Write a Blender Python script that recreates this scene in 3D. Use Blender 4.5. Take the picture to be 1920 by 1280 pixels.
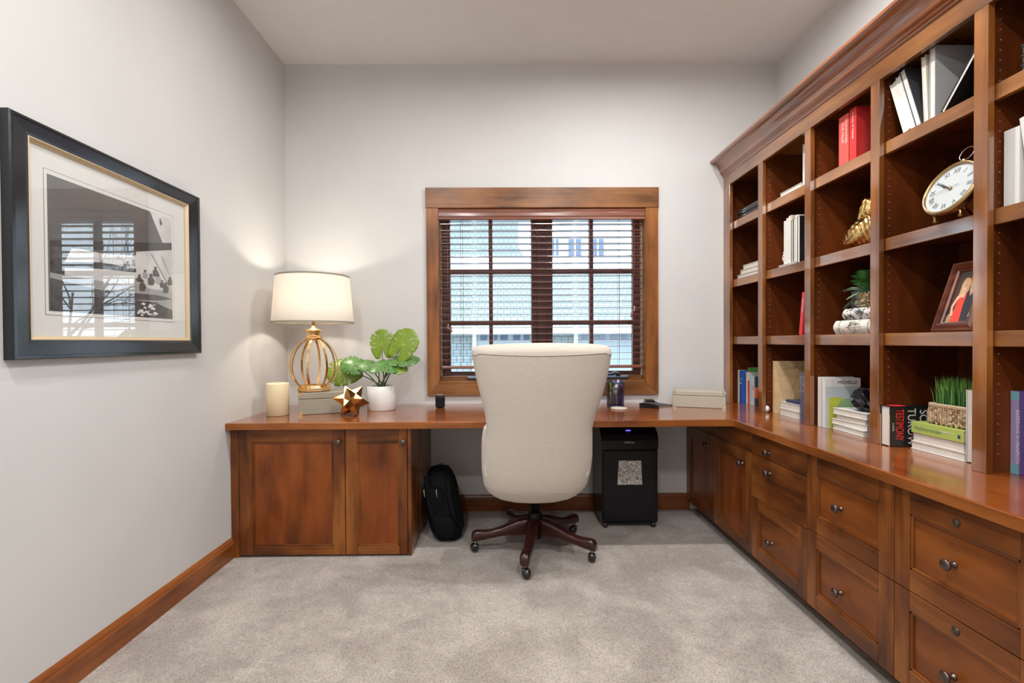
import bpy, bmesh, math, random
from mathutils import Vector, Matrix
random.seed(7)
for o in list(bpy.data.objects): bpy.data.objects.remove(o)
SC = bpy.context.scene
COL = SC.collection
PI = math.pi

# ------------------------------------------------------------------ camera
F = 905.7122; CX = 954.4044; CY = 651.0684; EYE = 1.1665
YAW, PIT, ROL = .0101, -.0114, .0055
_A = Vector((math.cos(YAW), -math.sin(YAW), 0)); _B = Vector((math.sin(YAW), math.cos(YAW), 0)); _Z = Vector((0, 0, 1))
FW = _B * math.cos(PIT) + _Z * math.sin(PIT); _D = -_B * math.sin(PIT) + _Z * math.cos(PIT)
RT = _A * math.cos(ROL) - _D * math.sin(ROL); UP = _A * math.sin(ROL) + _D * math.cos(ROL)
cd = bpy.data.cameras.new('camera'); cam = bpy.data.objects.new('camera', cd); COL.objects.link(cam)
m = Matrix.Identity(4)
for i in range(3):
    m[i][0] = RT[i]; m[i][1] = UP[i]; m[i][2] = -FW[i]
m[2][3] = EYE
cam.matrix_world = m
cd.sensor_width = 36; cd.lens = F * 36 / 1920; cd.shift_x = (960 - CX) / 1920; cd.shift_y = (CY - 640) / 1920
cd.clip_start = .05; cd.clip_end = 200
SC.camera = cam

# ------------------------------------------------------------------ world (bright overcast sky), exposure
w = bpy.data.worlds.new('sky'); SC.world = w; w.use_nodes = True
nt = w.node_tree; bg = nt.nodes['Background']
bg.inputs[0].default_value = (.80, .89, 1, 1); bg.inputs[1].default_value = 6.8
SC.view_settings.view_transform = 'Standard'; SC.view_settings.look = 'None'
SC.view_settings.exposure = 0.0; SC.view_settings.gamma = 1; SC.view_settings.use_curve_mapping = False

# unseen ceiling lights, leading pair read from shadow edges, rest added fill: (x, y, watts, radius)
DOWN = [(1.10, 2.10, 17, .025), (.66, 2.08, 24, .025), (-.55, 2.05, 9, .04), (-.75, .6, 27, .1), (.55, .3, 34, .05), (-.6, -1.2, 33, .1), (.9, -1.4, 26, .1)]
LAMP_W = 40

# ------------------------------------------------------------------ materials
def nodes(name):
    mt = bpy.data.materials.new(name); mt.use_nodes = True
    t = mt.node_tree; return mt, t, t.nodes['Principled BSDF']
def mat(name, col, rough=.5, metal=0, bump=0, bscale=200, var=0, vscale=8, coat=0, spec=.5, emit=None, trans=0, sheen=0):
    mt, t, p = nodes(name)
    c = (*col, 1)
    p.inputs['Base Color'].default_value = c; p.inputs['Roughness'].default_value = rough; p.inputs['Metallic'].default_value = metal
    p.inputs['Coat Weight'].default_value = coat; p.inputs['Coat Roughness'].default_value = .15; p.inputs['Specular IOR Level'].default_value = spec
    p.inputs['Transmission Weight'].default_value = trans; p.inputs['Sheen Weight'].default_value = sheen
    tc = t.nodes.new('ShaderNodeTexCoord')
    n = t.nodes.new('ShaderNodeTexNoise'); n.inputs['Scale'].default_value = vscale; n.inputs['Detail'].default_value = 5
    t.links.new(tc.outputs['Object'], n.inputs['Vector'])
    r = t.nodes.new('ShaderNodeMapRange'); r.inputs[1].default_value = .3; r.inputs[2].default_value = .7
    v = max(var, .02)
    r.inputs[3].default_value = 1 - v; r.inputs[4].default_value = 1 + v
    t.links.new(n.outputs[0], r.inputs[0])
    h = t.nodes.new('ShaderNodeHueSaturation'); h.inputs['Color'].default_value = c
    t.links.new(r.outputs[0], h.inputs['Value']); t.links.new(h.outputs[0], p.inputs['Base Color'])
    if bump:
        n2 = t.nodes.new('ShaderNodeTexNoise'); n2.inputs['Scale'].default_value = bscale; n2.inputs['Detail'].default_value = 3
        t.links.new(tc.outputs['Object'], n2.inputs['Vector'])
        b = t.nodes.new('ShaderNodeBump'); b.inputs['Strength'].default_value = bump; b.inputs['Distance'].default_value = .004
        t.links.new(n2.outputs[0], b.inputs['Height']); t.links.new(b.outputs[0], p.inputs['Normal'])
    if emit:
        p.inputs['Emission Color'].default_value = (*emit[:3], 1); p.inputs['Emission Strength'].default_value = emit[3]
    return mt
def wood(name, axis, dark, mid, light, rough=.32, coat=.3, g=22, seed=0):
    """stained alder: fine grain along one axis, cloudy stain, a few knots"""
    mt, t, p = nodes(name); L = t.links.new
    if coat == 1: p.inputs['Coat IOR'].default_value = 2.0
    tc = t.nodes.new('ShaderNodeTexCoord')
    mp = t.nodes.new('ShaderNodeMapping'); s = [g, g, g]; s['xyz'.index(axis)] = 1.3
    mp.inputs['Scale'].default_value = s; mp.inputs['Location'].default_value = (seed, seed * 1.7, seed * .6)
    L(tc.outputs['Object'], mp.inputs['Vector'])
    n = t.nodes.new('ShaderNodeTexNoise'); n.inputs['Scale'].default_value = 1; n.inputs['Detail'].default_value = 7; n.inputs['Roughness'].default_value = .6; n.inputs['Distortion'].default_value = .6
    L(mp.outputs[0], n.inputs['Vector'])
    mp2 = t.nodes.new('ShaderNodeMapping'); s2 = [7, 7, 7]; s2['xyz'.index(axis)] = 2.6
    mp2.inputs['Scale'].default_value = s2; mp2.inputs['Location'].default_value = (seed * 3.1, 2, seed)
    L(tc.outputs['Object'], mp2.inputs['Vector'])
    n2 = t.nodes.new('ShaderNodeTexNoise'); n2.inputs['Scale'].default_value = 1; n2.inputs['Detail'].default_value = 3
    L(mp2.outputs[0], n2.inputs['Vector'])
    mix = t.nodes.new('ShaderNodeMix'); mix.inputs['Factor'].default_value = .6
    L(n.outputs[0], mix.inputs[2]); L(n2.outputs[0], mix.inputs[3])
    cr = t.nodes.new('ShaderNodeValToRGB'); e = cr.color_ramp.elements
    e[0].position = .35; e[0].color = (*dark, 1); e[1].position = .64; e[1].color = (*light, 1)
    k = e.new(.5); k.color = (*mid, 1)
    L(mix.outputs[0], cr.inputs[0]); L(cr.outputs[0], p.inputs['Base Color'])
    p.inputs['Roughness'].default_value = rough; p.inputs['Coat Weight'].default_value = coat; p.inputs['Coat Roughness'].default_value = .12 if coat >= .7 else .3; p.inputs['Specular IOR Level'].default_value = .25
    b = t.nodes.new('ShaderNodeBump'); b.inputs['Strength'].default_value = .05; b.inputs['Distance'].default_value = .002
    L(n.outputs[0], b.inputs['Height']); L(b.outputs[0], p.inputs['Normal'])
    return mt
DK, MD, LT = (.035, .009, .003), (.150, .043, .008), (.29, .098, .020)
WX = wood('alder_x', 'x', DK, MD, LT); WY = wood('alder_y', 'y', DK, MD, LT, seed=2); WZ = wood('alder_z', 'z', DK, MD, LT, seed=5)
WYL = wood('alder_rail', 'y', (.11, .035, .007), (.25, .088, .017), (.37, .145, .032), coat=1, seed=3)
WZL = wood('alder_post', 'z', (.08, .023, .005), (.20, .064, .012), (.34, .125, .027), coat=1, seed=4)
WPAN = wood('alder_panel', 'z', (.09, .020, .004), (.195, .047, .007), (.28, .075, .012), g=10, seed=8)
WPANY = wood('alder_panel_y', 'y', (.08, .020, .004), (.19, .051, .008), (.29, .088, .016), g=10, seed=9)
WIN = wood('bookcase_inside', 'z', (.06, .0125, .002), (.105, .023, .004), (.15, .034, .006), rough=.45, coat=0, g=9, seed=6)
TOPX = wood('counter_x', 'x', (.15, .036, .007), (.23, .058, .010), (.31, .088, .017), rough=.2, coat=.7, g=10)
TOPY = wood('counter_y', 'y', (.15, .036, .007), (.23, .058, .010), (.31, .088, .017), rough=.2, coat=.7, g=10)
EDGX = wood('counter_edge', 'x', (.11, .028, .006), (.22, .064, .012), (.32, .105, .024))
EDGY = wood('counter_edge_y', 'y', (.11, .028, .006), (.22, .064, .012), (.32, .105, .024))
WINX = wood('casing_x', 'x', (.09, .033, .011), (.23, .092, .028), (.33, .14, .046), seed=11)
WINZ = wood('casing_z', 'z', (.11, .038, .012), (.26, .094, .026), (.36, .14, .042), seed=12)
BLIND = wood('blind_wood', 'x', (.16, .055, .035), (.22, .075, .045), (.28, .10, .06), rough=.3, coat=1)
SASH = wood('sash_wood', 'z', (.09, .035, .03), (.14, .055, .048), (.19, .075, .06), rough=.35)
LEGW = wood('mahogany', 'x', (.018, .004, .003), (.032, .007, .005), (.05, .011, .008), rough=.2, coat=.6)
FRW = wood('photo_frame_wood', 'y', (.05, .012, .006), (.12, .03, .012), (.2, .055, .02), rough=.25, coat=.5)
GAP = mat('dark_gap', (.012, .006, .004), .8)
WALL = mat('wall_paint', (.605, .597, .586), .55, bump=.04, bscale=260, var=.01, vscale=3)
CEIL = mat('ceiling_paint', (.71, .705, .70), .7, bump=.03, bscale=200)
def carpet():
    mt, t, p = nodes('carpet'); L = t.links.new
    tc = t.nodes.new('ShaderNodeTexCoord')
    a = t.nodes.new('ShaderNodeTexNoise'); a.inputs['Scale'].default_value = 4.2; a.inputs['Detail'].default_value = 8; a.inputs['Roughness'].default_value = .62; a.inputs['Distortion'].default_value = .35
    f = t.nodes.new('ShaderNodeTexNoise'); f.inputs['Scale'].default_value = 170; f.inputs['Detail'].default_value = 4; f.inputs['Roughness'].default_value = .7
    c = t.nodes.new('ShaderNodeTexNoise'); c.inputs['Scale'].default_value = 60; c.inputs['Detail'].default_value = 3
    for n in (a, f, c): L(tc.outputs['Object'], n.inputs['Vector'])
    r = t.nodes.new('ShaderNodeValToRGB'); r.color_ramp.elements[0].position = .42; r.color_ramp.elements[0].color = (.40, .335, .288, 1)
    r.color_ramp.elements[1].position = .62; r.color_ramp.elements[1].color = (.575, .50, .44, 1)
    L(a.outputs[0], r.inputs[0])
    mr = t.nodes.new('ShaderNodeMapRange'); mr.inputs[1].default_value = .35; mr.inputs[2].default_value = .62; mr.inputs[3].default_value = .55; mr.inputs[4].default_value = 1.16
    L(f.outputs[0], mr.inputs[0])
    h = t.nodes.new('ShaderNodeHueSaturation'); L(r.outputs[0], h.inputs['Color']); L(mr.outputs[0], h.inputs['Value'])
    L(h.outputs[0], p.inputs['Base Color']); p.inputs['Roughness'].default_value = .95; p.inputs['Sheen Weight'].default_value = .3
    p.inputs['Specular IOR Level'].default_value = .1
    ad = t.nodes.new('ShaderNodeMath'); ad.operation = 'ADD'; L(f.outputs[0], ad.inputs[0]); L(c.outputs[0], ad.inputs[1])
    b = t.nodes.new('ShaderNodeBump'); b.inputs['Strength'].default_value = .9; b.inputs['Distance'].default_value = .010
    L(ad.outputs[0], b.inputs['Height']); L(b.outputs[0], p.inputs['Normal'])
    return mt
CARPET = carpet()
def glass(name, ior=1.5, tint=(1, 1, 1), rough=0.0):
    mt = bpy.data.materials.new(name); mt.use_nodes = True; t = mt.node_tree; t.nodes.remove(t.nodes['Principled BSDF'])
    out = t.nodes['Material Output']; tr = t.nodes.new('ShaderNodeBsdfTransparent'); tr.inputs[0].default_value = (*tint, 1)
    gl = t.nodes.new('ShaderNodeBsdfGlossy'); gl.inputs['Roughness'].default_value = rough
    lw = t.nodes.new('ShaderNodeLayerWeight'); lw.inputs[0].default_value = .5      # Schlick reflectance, same from both sides
    f0 = ((ior - 1) / (ior + 1)) ** 2; pw = t.nodes.new('ShaderNodeMath'); pw.operation = 'POWER'; pw.inputs[1].default_value = 5; t.links.new(lw.outputs['Facing'], pw.inputs[0])
    fr = t.nodes.new('ShaderNodeMapRange'); fr.inputs[3].default_value = f0; fr.inputs[4].default_value = 1; t.links.new(pw.outputs[0], fr.inputs[0])
    mx = t.nodes.new('ShaderNodeMixShader'); t.links.new(fr.outputs[0], mx.inputs[0]); t.links.new(tr.outputs[0], mx.inputs[1]); t.links.new(gl.outputs[0], mx.inputs[2])
    t.links.new(mx.outputs[0], out.inputs[0]); return mt
PANE = glass('window_glass', 1.45, (.93, .97, .98)); PGLASS = glass('picture_glass', 1.65); PHG = glass('photo_glass', 1.25)
def linen():
    mt, t, p = nodes('linen'); L = t.links.new
    tc = t.nodes.new('ShaderNodeTexCoord'); hs = []
    for s in ((30, 30, 700), (500, 500, 20)):
        mp = t.nodes.new('ShaderNodeMapping'); mp.inputs['Scale'].default_value = s; L(tc.outputs['Object'], mp.inputs['Vector'])
        n = t.nodes.new('ShaderNodeTexNoise'); n.inputs['Scale'].default_value = 1; n.inputs['Detail'].default_value = 4; L(mp.outputs[0], n.inputs['Vector']); hs.append(n)
    ad = t.nodes.new('ShaderNodeMath'); ad.operation = 'ADD'; L(hs[0].outputs[0], ad.inputs[0]); L(hs[1].outputs[0], ad.inputs[1])
    mr = t.nodes.new('ShaderNodeMapRange'); mr.inputs[1].default_value = .7; mr.inputs[2].default_value = 1.3; mr.inputs[3].default_value = .9; mr.inputs[4].default_value = 1.08
    L(ad.outputs[0], mr.inputs[0]); h = t.nodes.new('ShaderNodeHueSaturation'); h.inputs['Color'].default_value = (.53, .475, .415, 1)
    L(mr.outputs[0], h.inputs['Value']); L(h.outputs[0], p.inputs['Base Color'])
    p.inputs['Roughness'].default_value = .9; p.inputs['Sheen Weight'].default_value = .25; p.inputs['Specular IOR Level'].default_value = .2
    b = t.nodes.new('ShaderNodeBump'); b.inputs['Strength'].default_value = .15; b.inputs['Distance'].default_value = .001; L(ad.outputs[0], b.inputs['Height']); L(b.outputs[0], p.inputs['Normal'])
    return mt
LINEN = linen()
LINENP = mat('linen_piping', (.40, .35, .30), .9)
BRONZE = mat('oiled_bronze', (.13, .10, .085), .28, .85)
GOLD = mat('brushed_gold', (.78, .50, .24), .25, 1); GOLD2 = mat('antique_gold', (.62, .40, .15), .2, 1); BRASS = mat('brass_clock', (.48, .33, .15), .28, 1)
GOLDLEAF = mat('gold_leaf', (.60, .47, .30), .5, .4)
WHITE = mat('white_ceramic', (.82, .82, .80), .15, coat=.4)
PAGES = mat('page_edges', (.66, .63, .57), .8, var=.06, vscale=60)
PAPERW = mat('white_cover', (.66, .655, .63), .5); CREAM = mat('cream_cover', (.68, .60, .48), .6); GREYC = mat('grey_cover', (.40, .40, .40), .5)
BLACK = mat('black_cover', (.012, .012, .014), .35); CHAR = mat('charcoal_cover', (.05, .05, .06), .4)
RED = mat('red_cover', (.62, .03, .03), .4); REDL = mat('coral_cover', (.72, .09, .07), .45)
NAVY = mat('navy_cover', (.03, .05, .11), .4); INDIGO = mat('slate_indigo_cover', (.09, .09, .15), .5)
BLUE = mat('blue_cover', (.03, .10, .38), .4); TEAL = mat('pale_teal_cover', (.42, .60, .62), .5); GREEN = mat('green_cover', (.12, .36, .08), .5)
LIME = mat('lime_cover', (.45, .52, .10), .45); LGREEN = mat('leaf_green_cover', (.30, .45, .22), .5); PURPLE = mat('purple_cover', (.14, .09, .30), .4); LILAC = mat('lilac_spine', (.28, .24, .42), .45)
PALEB = mat('pale_blue_grey', (.52, .60, .62), .5); TAN = mat('tan_map', (.68, .48, .26), .6, var=.18, vscale=14); INK = mat('brown_ink', (.14, .08, .05), .7); BLKINK = mat('black_ink', (.02, .02, .02), .6)
PLAST = mat('black_plastic', (.005, .005, .007), .25, spec=.3); PLASTM = mat('matte_black_plastic', (.008, .008, .010), .4, spec=.25); RUB = mat('black_rubber', (.01, .01, .01), .25, coat=.5)
NYLON = mat('black_nylon', (.004, .004, .005), .75, spec=.15, bump=.4, bscale=500)
STEEL = mat('steel', (.55, .55, .55), .3, 1); GREYM = mat('grey_leatherette', (.31, .275, .215), .45, bump=.1, bscale=300)
SHAG = mat('champagne_leatherette', (.45, .405, .33), .45, bump=.1, bscale=300)
WAX = mat('ivory_wax', (.78, .66, .43), .45)
WAX.node_tree.nodes['Principled BSDF'].inputs['Subsurface Weight'].default_value = .3
WAX.node_tree.nodes['Principled BSDF'].inputs['Subsurface Radius'].default_value = (.02, .012, .006)

# ------------------------------------------------------------------ mesh builder
def at(u, v, X=None, Y=None, Z=None):
    a = (u - CX) / F; b = -(v - CY) / F
    d = FW + RT * a + UP * b
    t = X / d[0] if X is not None else Y / d[1] if Y is not None else (Z - EYE) / d[2]
    return Vector((t * d[0], t * d[1], EYE + t * d[2]))
class MB:
    def __init__(s): s.b = bmesh.new()
    def _fin(s, vs, M, mi, smooth):
        if M is not None: bmesh.ops.transform(s.b, matrix=M, verts=vs)
        fs = set()
        for v in vs:
            for f in v.link_faces: fs.add(f)
        for f in fs: f.material_index = mi; f.smooth = smooth
    def box(s, x0, x1, y0, y1, z0, z1, bev=0, mi=0, M=None, seg=2):
        r = bmesh.ops.create_cube(s.b, size=1); vs = r['verts']
        for v in vs: v.co = Vector(((x0 + x1) / 2 + v.co.x * (x1 - x0), (y0 + y1) / 2 + v.co.y * (y1 - y0), (z0 + z1) / 2 + v.co.z * (z1 - z0)))
        if bev:
            es = list({e for v in vs for e in v.link_edges})
            q = bmesh.ops.bevel(s.b, geom=es, offset=bev, segments=seg, affect='EDGES', profile=.5)
            vs = list({v for v in vs if v.is_valid} | set(q['verts']))
        s._fin(vs, M, mi, False); return s
    def rings(s, R, closed=True, cap=True, mi=0, smooth=True, M=None):
        vv = [[s.b.verts.new(p) for p in r] for r in R]; n = len(R[0])
        for i in range(len(R) - 1):
            for j in range(n if closed else n - 1):
                k = (j + 1) % n
                try: s.b.faces.new((vv[i][j], vv[i][k], vv[i + 1][k], vv[i + 1][j]))
                except ValueError: pass
        al = [v for r in vv for v in r]; s._fin(al, None, mi, smooth)
        if cap and closed:
            for r in (vv[0], vv[-1]):
                try: f = s.b.faces.new(r); f.material_index = mi
                except ValueError: pass
        if M is not None: bmesh.ops.transform(s.b, matrix=M, verts=al)
        return s
    def lathe(s, prof, c=(0, 0, 0), seg=32, mi=0, smooth=True, cap=True, M=None, off=0):
        R = [[Vector((c[0] + r * math.cos(off + 2 * PI * k / seg), c[1] + r * math.sin(off + 2 * PI * k / seg), c[2] + z)) for k in range(seg)] for r, z in prof]
        return s.rings(R, cap=cap, mi=mi, smooth=smooth, M=M)
    def tube(s, pts, rad, seg=8, mi=0, flat=1.0, M=None):
        pts = [Vector(p) for p in pts]; n = len(pts); R = []; prev = None
        for i, p in enumerate(pts):
            t = (pts[min(i + 1, n - 1)] - pts[max(i - 1, 0)]).normalized()
            if prev is None: a = t.cross(Vector((0, 0, 1))) if abs(t.z) < .9 else t.cross(Vector((1, 0, 0)))
            else: a = prev - t * prev.dot(t)
            a.normalize(); prev = a; bb = t.cross(a)
            r = rad[i] if isinstance(rad, (list, tuple)) else rad
            R.append([p + a * (r * math.cos(2 * PI * k / seg)) + bb * (r * flat * math.sin(2 * PI * k / seg)) for k in range(seg)])
        return s.rings(R, mi=mi, M=M)
    def prism(s, poly, axis, a0, a1, mi=0, smooth=False, M=None):
        def P(q, a):
            return Vector((a, q[0], q[1])) if axis == 'x' else Vector((q[0], a, q[1])) if axis == 'y' else Vector((q[0], q[1], a))
        return s.rings([[P(q, a0) for q in poly], [P(q, a1) for q in poly]], mi=mi, smooth=smooth, M=M)
    def poly(s, pts, mi=0):
        f = s.b.faces.new([s.b.verts.new(Vector(p)) for p in pts]); f.material_index = mi; return s
    def ball(s, c, r, mi=0, sub=2, sc=(1, 1, 1), smooth=True, M=None):
        q = bmesh.ops.create_icosphere(s.b, subdivisions=sub, radius=r)
        for v in q['verts']: v.co = Vector((c[0] + v.co.x * sc[0], c[1] + v.co.y * sc[1], c[2] + v.co.z * sc[2]))
        s._fin(q['verts'], M, mi, smooth); return s
    def build(s, name, mats, parent=None, local=False, origin=None):
        bmesh.ops.recalc_face_normals(s.b, faces=s.b.faces)
        me = bpy.data.meshes.new(name)
        if not isinstance(mats, (list, tuple)): mats = [mats]
        for q in mats: me.materials.append(q)
        o = bpy.data.objects.new(name, me); COL.objects.link(o)
        if parent is not None:
            o.parent = parent
            if not local:
                off = Vector((0, 0, 0)); q = parent
                while q: off += q.location; q = q.parent
                bmesh.ops.translate(s.b, verts=s.b.verts, vec=-off)
        else:
            if origin is None:
                xs = [v.co for v in s.b.verts]
                origin = Vector([(min(c[i] for c in xs) + max(c[i] for c in xs)) / 2 for i in (0, 1)] + [min(c[2] for c in xs)])
            bmesh.ops.translate(s.b, verts=s.b.verts, vec=-Vector(origin)); o.location = origin
        s.b.to_mesh(me); s.b.free(); return o
def struct(o): o['kind'] = 'structure'; return o
def thing(name, loc, label, cat, group=None, rz=0, rot=None):
    o = bpy.data.objects.new(name, None); COL.objects.link(o); o.empty_display_size = .05; o.location = loc
    o.rotation_euler = rot if rot else (0, 0, rz)
    return tag(o, label, cat, group)
def tag(o, label, cat, group=None):
    o['label'] = label; o['category'] = cat
    if group: o['group'] = group
    return o
def text(s, size, mt, parent, org, xd, yd, name='lettering', ext=.0003, sx=1.0, align='LEFT'):
    """raised lettering; org, xd, yd in the parent's own space"""
    c = bpy.data.curves.new('txt', 'FONT'); c.body = s; c.size = size; c.extrude = ext; c.align_x = align
    t = bpy.data.objects.new('txt', c); COL.objects.link(t); bpy.context.view_layer.update()
    me = bpy.data.meshes.new_from_object(t.evaluated_get(bpy.context.evaluated_depsgraph_get()))
    bpy.data.objects.remove(t); me.materials.clear(); me.materials.append(mt); me.name = name
    xd = Vector(xd).normalized(); yd = Vector(yd).normalized(); zd = xd.cross(yd)
    M = Matrix(((xd.x * sx, yd.x, zd.x, org[0]), (xd.y * sx, yd.y, zd.y, org[1]), (xd.z * sx, yd.z, zd.z, org[2]), (0, 0, 0, 1)))
    me.transform(M)
    o = bpy.data.objects.new(name, me); COL.objects.link(o); o.parent = parent; return o
def lerp(a, b, t): return a + (b - a) * t

# ------------------------------------------------------------------ room shell
XL, XR, YB, YF, ZC = -1.49, 1.883, 3.336, -2.3, 3.069
W0, W1, WZ0, WZ1 = -.455, .985, .885, 2.095       # window opening
b = MB(); b.box(XL - .2, XR + .2, YF - .2, YB + .16, -.12, 0); struct(b.build('floor', CARPET))
b = MB(); b.box(XL - .2, XR + .2, YF - .2, YB + .16, ZC, ZC + .12); struct(b.build('ceiling', CEIL))
b = MB(); b.box(XL - .15, XL, YF, YB, 0, ZC); struct(b.build('wall_left', WALL))
b = MB(); b.box(XR, XR + .15, YF, YB, 0, ZC); struct(b.build('wall_right', WALL))
b = MB(); b.box(XL - .15, XR + .15, YF - .15, YF, 0, ZC); struct(b.build('wall_front', WALL))
b = MB()
b.box(XL - .15, W0, YB, YB + .16, 0, ZC); b.box(W1, XR + .15, YB, YB + .16, 0, ZC)
b.box(W0, W1, YB, YB + .16, 0, WZ0); b.box(W0, W1, YB, YB + .16, WZ1, ZC); struct(b.build('wall_back', WALL))
def bb_prof(d=1): return [(0, 0), (.016, 0), (.016, .082), (.012, .088), (.013, .094), (.009, .104), (.004, .112), (0, .112)]
b = MB(); b.prism([(XL + x, z) for x, z in bb_prof()], 'y', YF, 2.63); struct(b.build('baseboard_left', wood('baseboard_y', 'y', (.13, .036, .01), (.26, .08, .02), (.36, .125, .035), seed=14)))
b = MB(); b.prism([(YB - x, z) for x, z in bb_prof()], 'x', -.50, 1.28); struct(b.build('baseboard_back', wood('baseboard_x', 'x', (.10, .03, .012), (.2, .06, .02), (.27, .09, .03), seed=15)))

# ------------------------------------------------------------------ window
win = bpy.data.objects.new('window_1', None); COL.objects.link(win); win.location = (.266, YB, .80); win['kind'] = 'structure'
b = MB(); b.box(-.532, 1.066, 3.309, YB, 2.083, 2.221, .003); b.build('header_board', WINX, win)
b = MB(); b.prism([(-.528, .803), (-.446, .885), (-.446, 2.082), (-.528, 2.082)], 'y', 3.314, YB)
b.build('side_casing', WINZ, win)
b = MB(); b.prism([(1.062, .803), (.975, .885), (.975, 2.082), (1.062, 2.082)], 'y', 3.314, YB)
b.build('side_casing', WINZ, win)
b = MB(); b.prism([(-.527, .802), (1.061, .802), (.9745, .884), (-.4455, .884)], 'y', 3.314, YB); b.build('bottom_casing', WINX, win)
b = MB()
for (x0, x1, z0, z1) in ((W0, W0 + .012, WZ0, WZ1), (W1 - .012, W1, WZ0, WZ1), (W0, W1, WZ0, WZ0 + .014), (W0, W1, WZ1 - .012, WZ1)):
    b.box(x0, x1, 3.325, 3.49, z0, z1)
b.box(W0 + .012, W1 - .012, 3.395, 3.47, WZ0 + .014, WZ0 + .045, .004)
b.build('jamb_lining', WINX, win)
b = MB()
for x in (W0 + .012, W1 - .02):
    for k in range(3): b.box(x, x + .008, 3.40 + k * .012, 3.405 + k * .012, WZ0 + .02, WZ1 - .02)
b.build('jamb_track', mat('jamb_beige', (.45, .36, .30), .5), win)
sx = [(-.443, .197), (.342, .975)]
b = MB(); b.box(.195, .345, 3.41, 3.49, WZ0 + .01, WZ1 - .01, .004); b.box(.215, .225, 3.40, 3.415, WZ0 + .01, WZ1 - .01); b.box(.315, .325, 3.40, 3.415, WZ0 + .01, WZ1 - .01); b.build('center_mullion', SASH, win)
for (x0, x1), gl in zip(sx, ((-.378, .196), (.343, .916))):
    b = MB(); y0, y1 = 3.43, 3.47; zb, zt = .93, 2.075
    b.box(x0, gl[0], y0, y1, zb, zt, .003); b.box(gl[1], x1, y0, y1, zb, zt, .003)
    b.box(gl[0], gl[1], y0, y1, zb, .958, .003); b.box(gl[0], gl[1], y0, y1, 2.04, zt, .003)
    sash = b.build('sash', SASH, win)
    b = MB(); xm = (-.092 if x0 < 0 else .622)
    b.box(xm - .014, xm + .014, 3.425, 3.475, .958, 2.04, .003)
    for z in (1.661, 1.298): b.box(gl[0], gl[1], 3.427, 3.473, z - .012, z + .012, .003)
    b.build('muntin_grid', SASH, sash)
    b = MB(); b.box(gl[0], gl[1], 3.448, 3.452, .955, 2.045); b.build('glass_pane', PANE, sash)
# crank handles and locks
for x, s in ((-.17, 1), (.78, -1)):
    b = MB(); b.box(x - .09, x + .09, 3.37, 3.42, .90, .925, .008)
    b.tube([(x - .03 * s, 3.385, .93), (x + .0 * s, 3.375, .945), (x + .05 * s, 3.37, .935), (x + .10 * s, 3.37, .955), (x + .125 * s, 3.37, .975)] if s < 0 else [(x - .02, 3.385, .93), (x + .03, 3.375, .95), (x + .1, 3.37, .94)], [.011, .012, .009, .008, .012][:5 if s < 0 else 3], 8)
    b.build('crank_handle', mat('crank_slate', (.06, .07, .10), .3, .6), win)

# ------------------------------------------------------------------ wooden blind
bl = thing('wooden_blind', (.266, 3.37, .985), 'open brown wood-slat blind hanging inside the window over the desk', 'blind')
b = MB()
b.prism([(3.326, 2.004), (3.318, 2.008), (3.322, 2.02), (3.316, 2.03), (3.316, 2.05), (3.321, 2.057), (3.317, 2.066), (3.324, 2.082), (3.40, 2.082), (3.40, 2.004)], 'x', -.444, .973); b.build('valance', BLIND, bl)
zt, zb, n = 1.982, 1.042, 22
b = MB()
for k in range(n):
    z = lerp(zt, zb, k / (n - 1)); a = -.05
    M = Matrix.Translation((0, 3.375, z)) @ Matrix.Rotation(a, 4, 'X')
    b.box(-.436, .965, -.025, .025, -.0014, .0014, 0, M=M)
b.build('slats', BLIND, bl)
b = MB(); b.box(-.436, .965, 3.35, 3.40, .981, 1.003, .006); b.build('bottom_rail', BLIND, bl)
CORD = mat('cord_brown', (.10, .05, .04), .8)
for x in (-.385, -.30, .232, .30, .80, .90):
    for y in (3.349, 3.401): b = MB(); b.tube([(x, y, 2.01), (x, y, .99)], .0008, 5); b.build('ladder_cord', CORD, bl)
for x in (-.283, .80): b = MB(); b.tube([(x, 3.347, 2.01), (x + .002, 3.347, 1.6), (x, 3.347, 1.02)], .0014, 6); b.build('lift_cord', CORD, bl)
for x, z in ((-.386, 1.255), (-.365, 1.235), (.905, 1.375), (.885, 1.335)):
    b = MB(); b.tube([(x, 3.343, 2.0), (x, 3.343, z + .035)], .001, 5)
    b.lathe([(.002, .04), (.005, .03), (.007, .018), (.009, .004), (.008, 0), (.003, -.002)], (x, 3.343, z), 12); b.build('cord_tassel', BLIND, bl)

# ------------------------------------------------------------------ worktop (L shaped)
b = MB(); Z0, Z1 = .704, .74; YD0, YD1 = 2.585, 2.60; XC = 1.236; YEND = .6
P = [(XL, YD0), (XC - .012, YD1 - .004), (XC, YD1 - .02), (XC, YEND), (XR, YEND), (XR, YB), (XL, YB)]
bm = b.b
def slab(poly, z0, z1, mi_top, mi_side, bev=.004):
    lo = [Vector((x, y, z0)) for x, y in poly]; r1 = [Vector((x, y, z1 - bev)) for x, y in poly]
    return lo, r1
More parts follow.
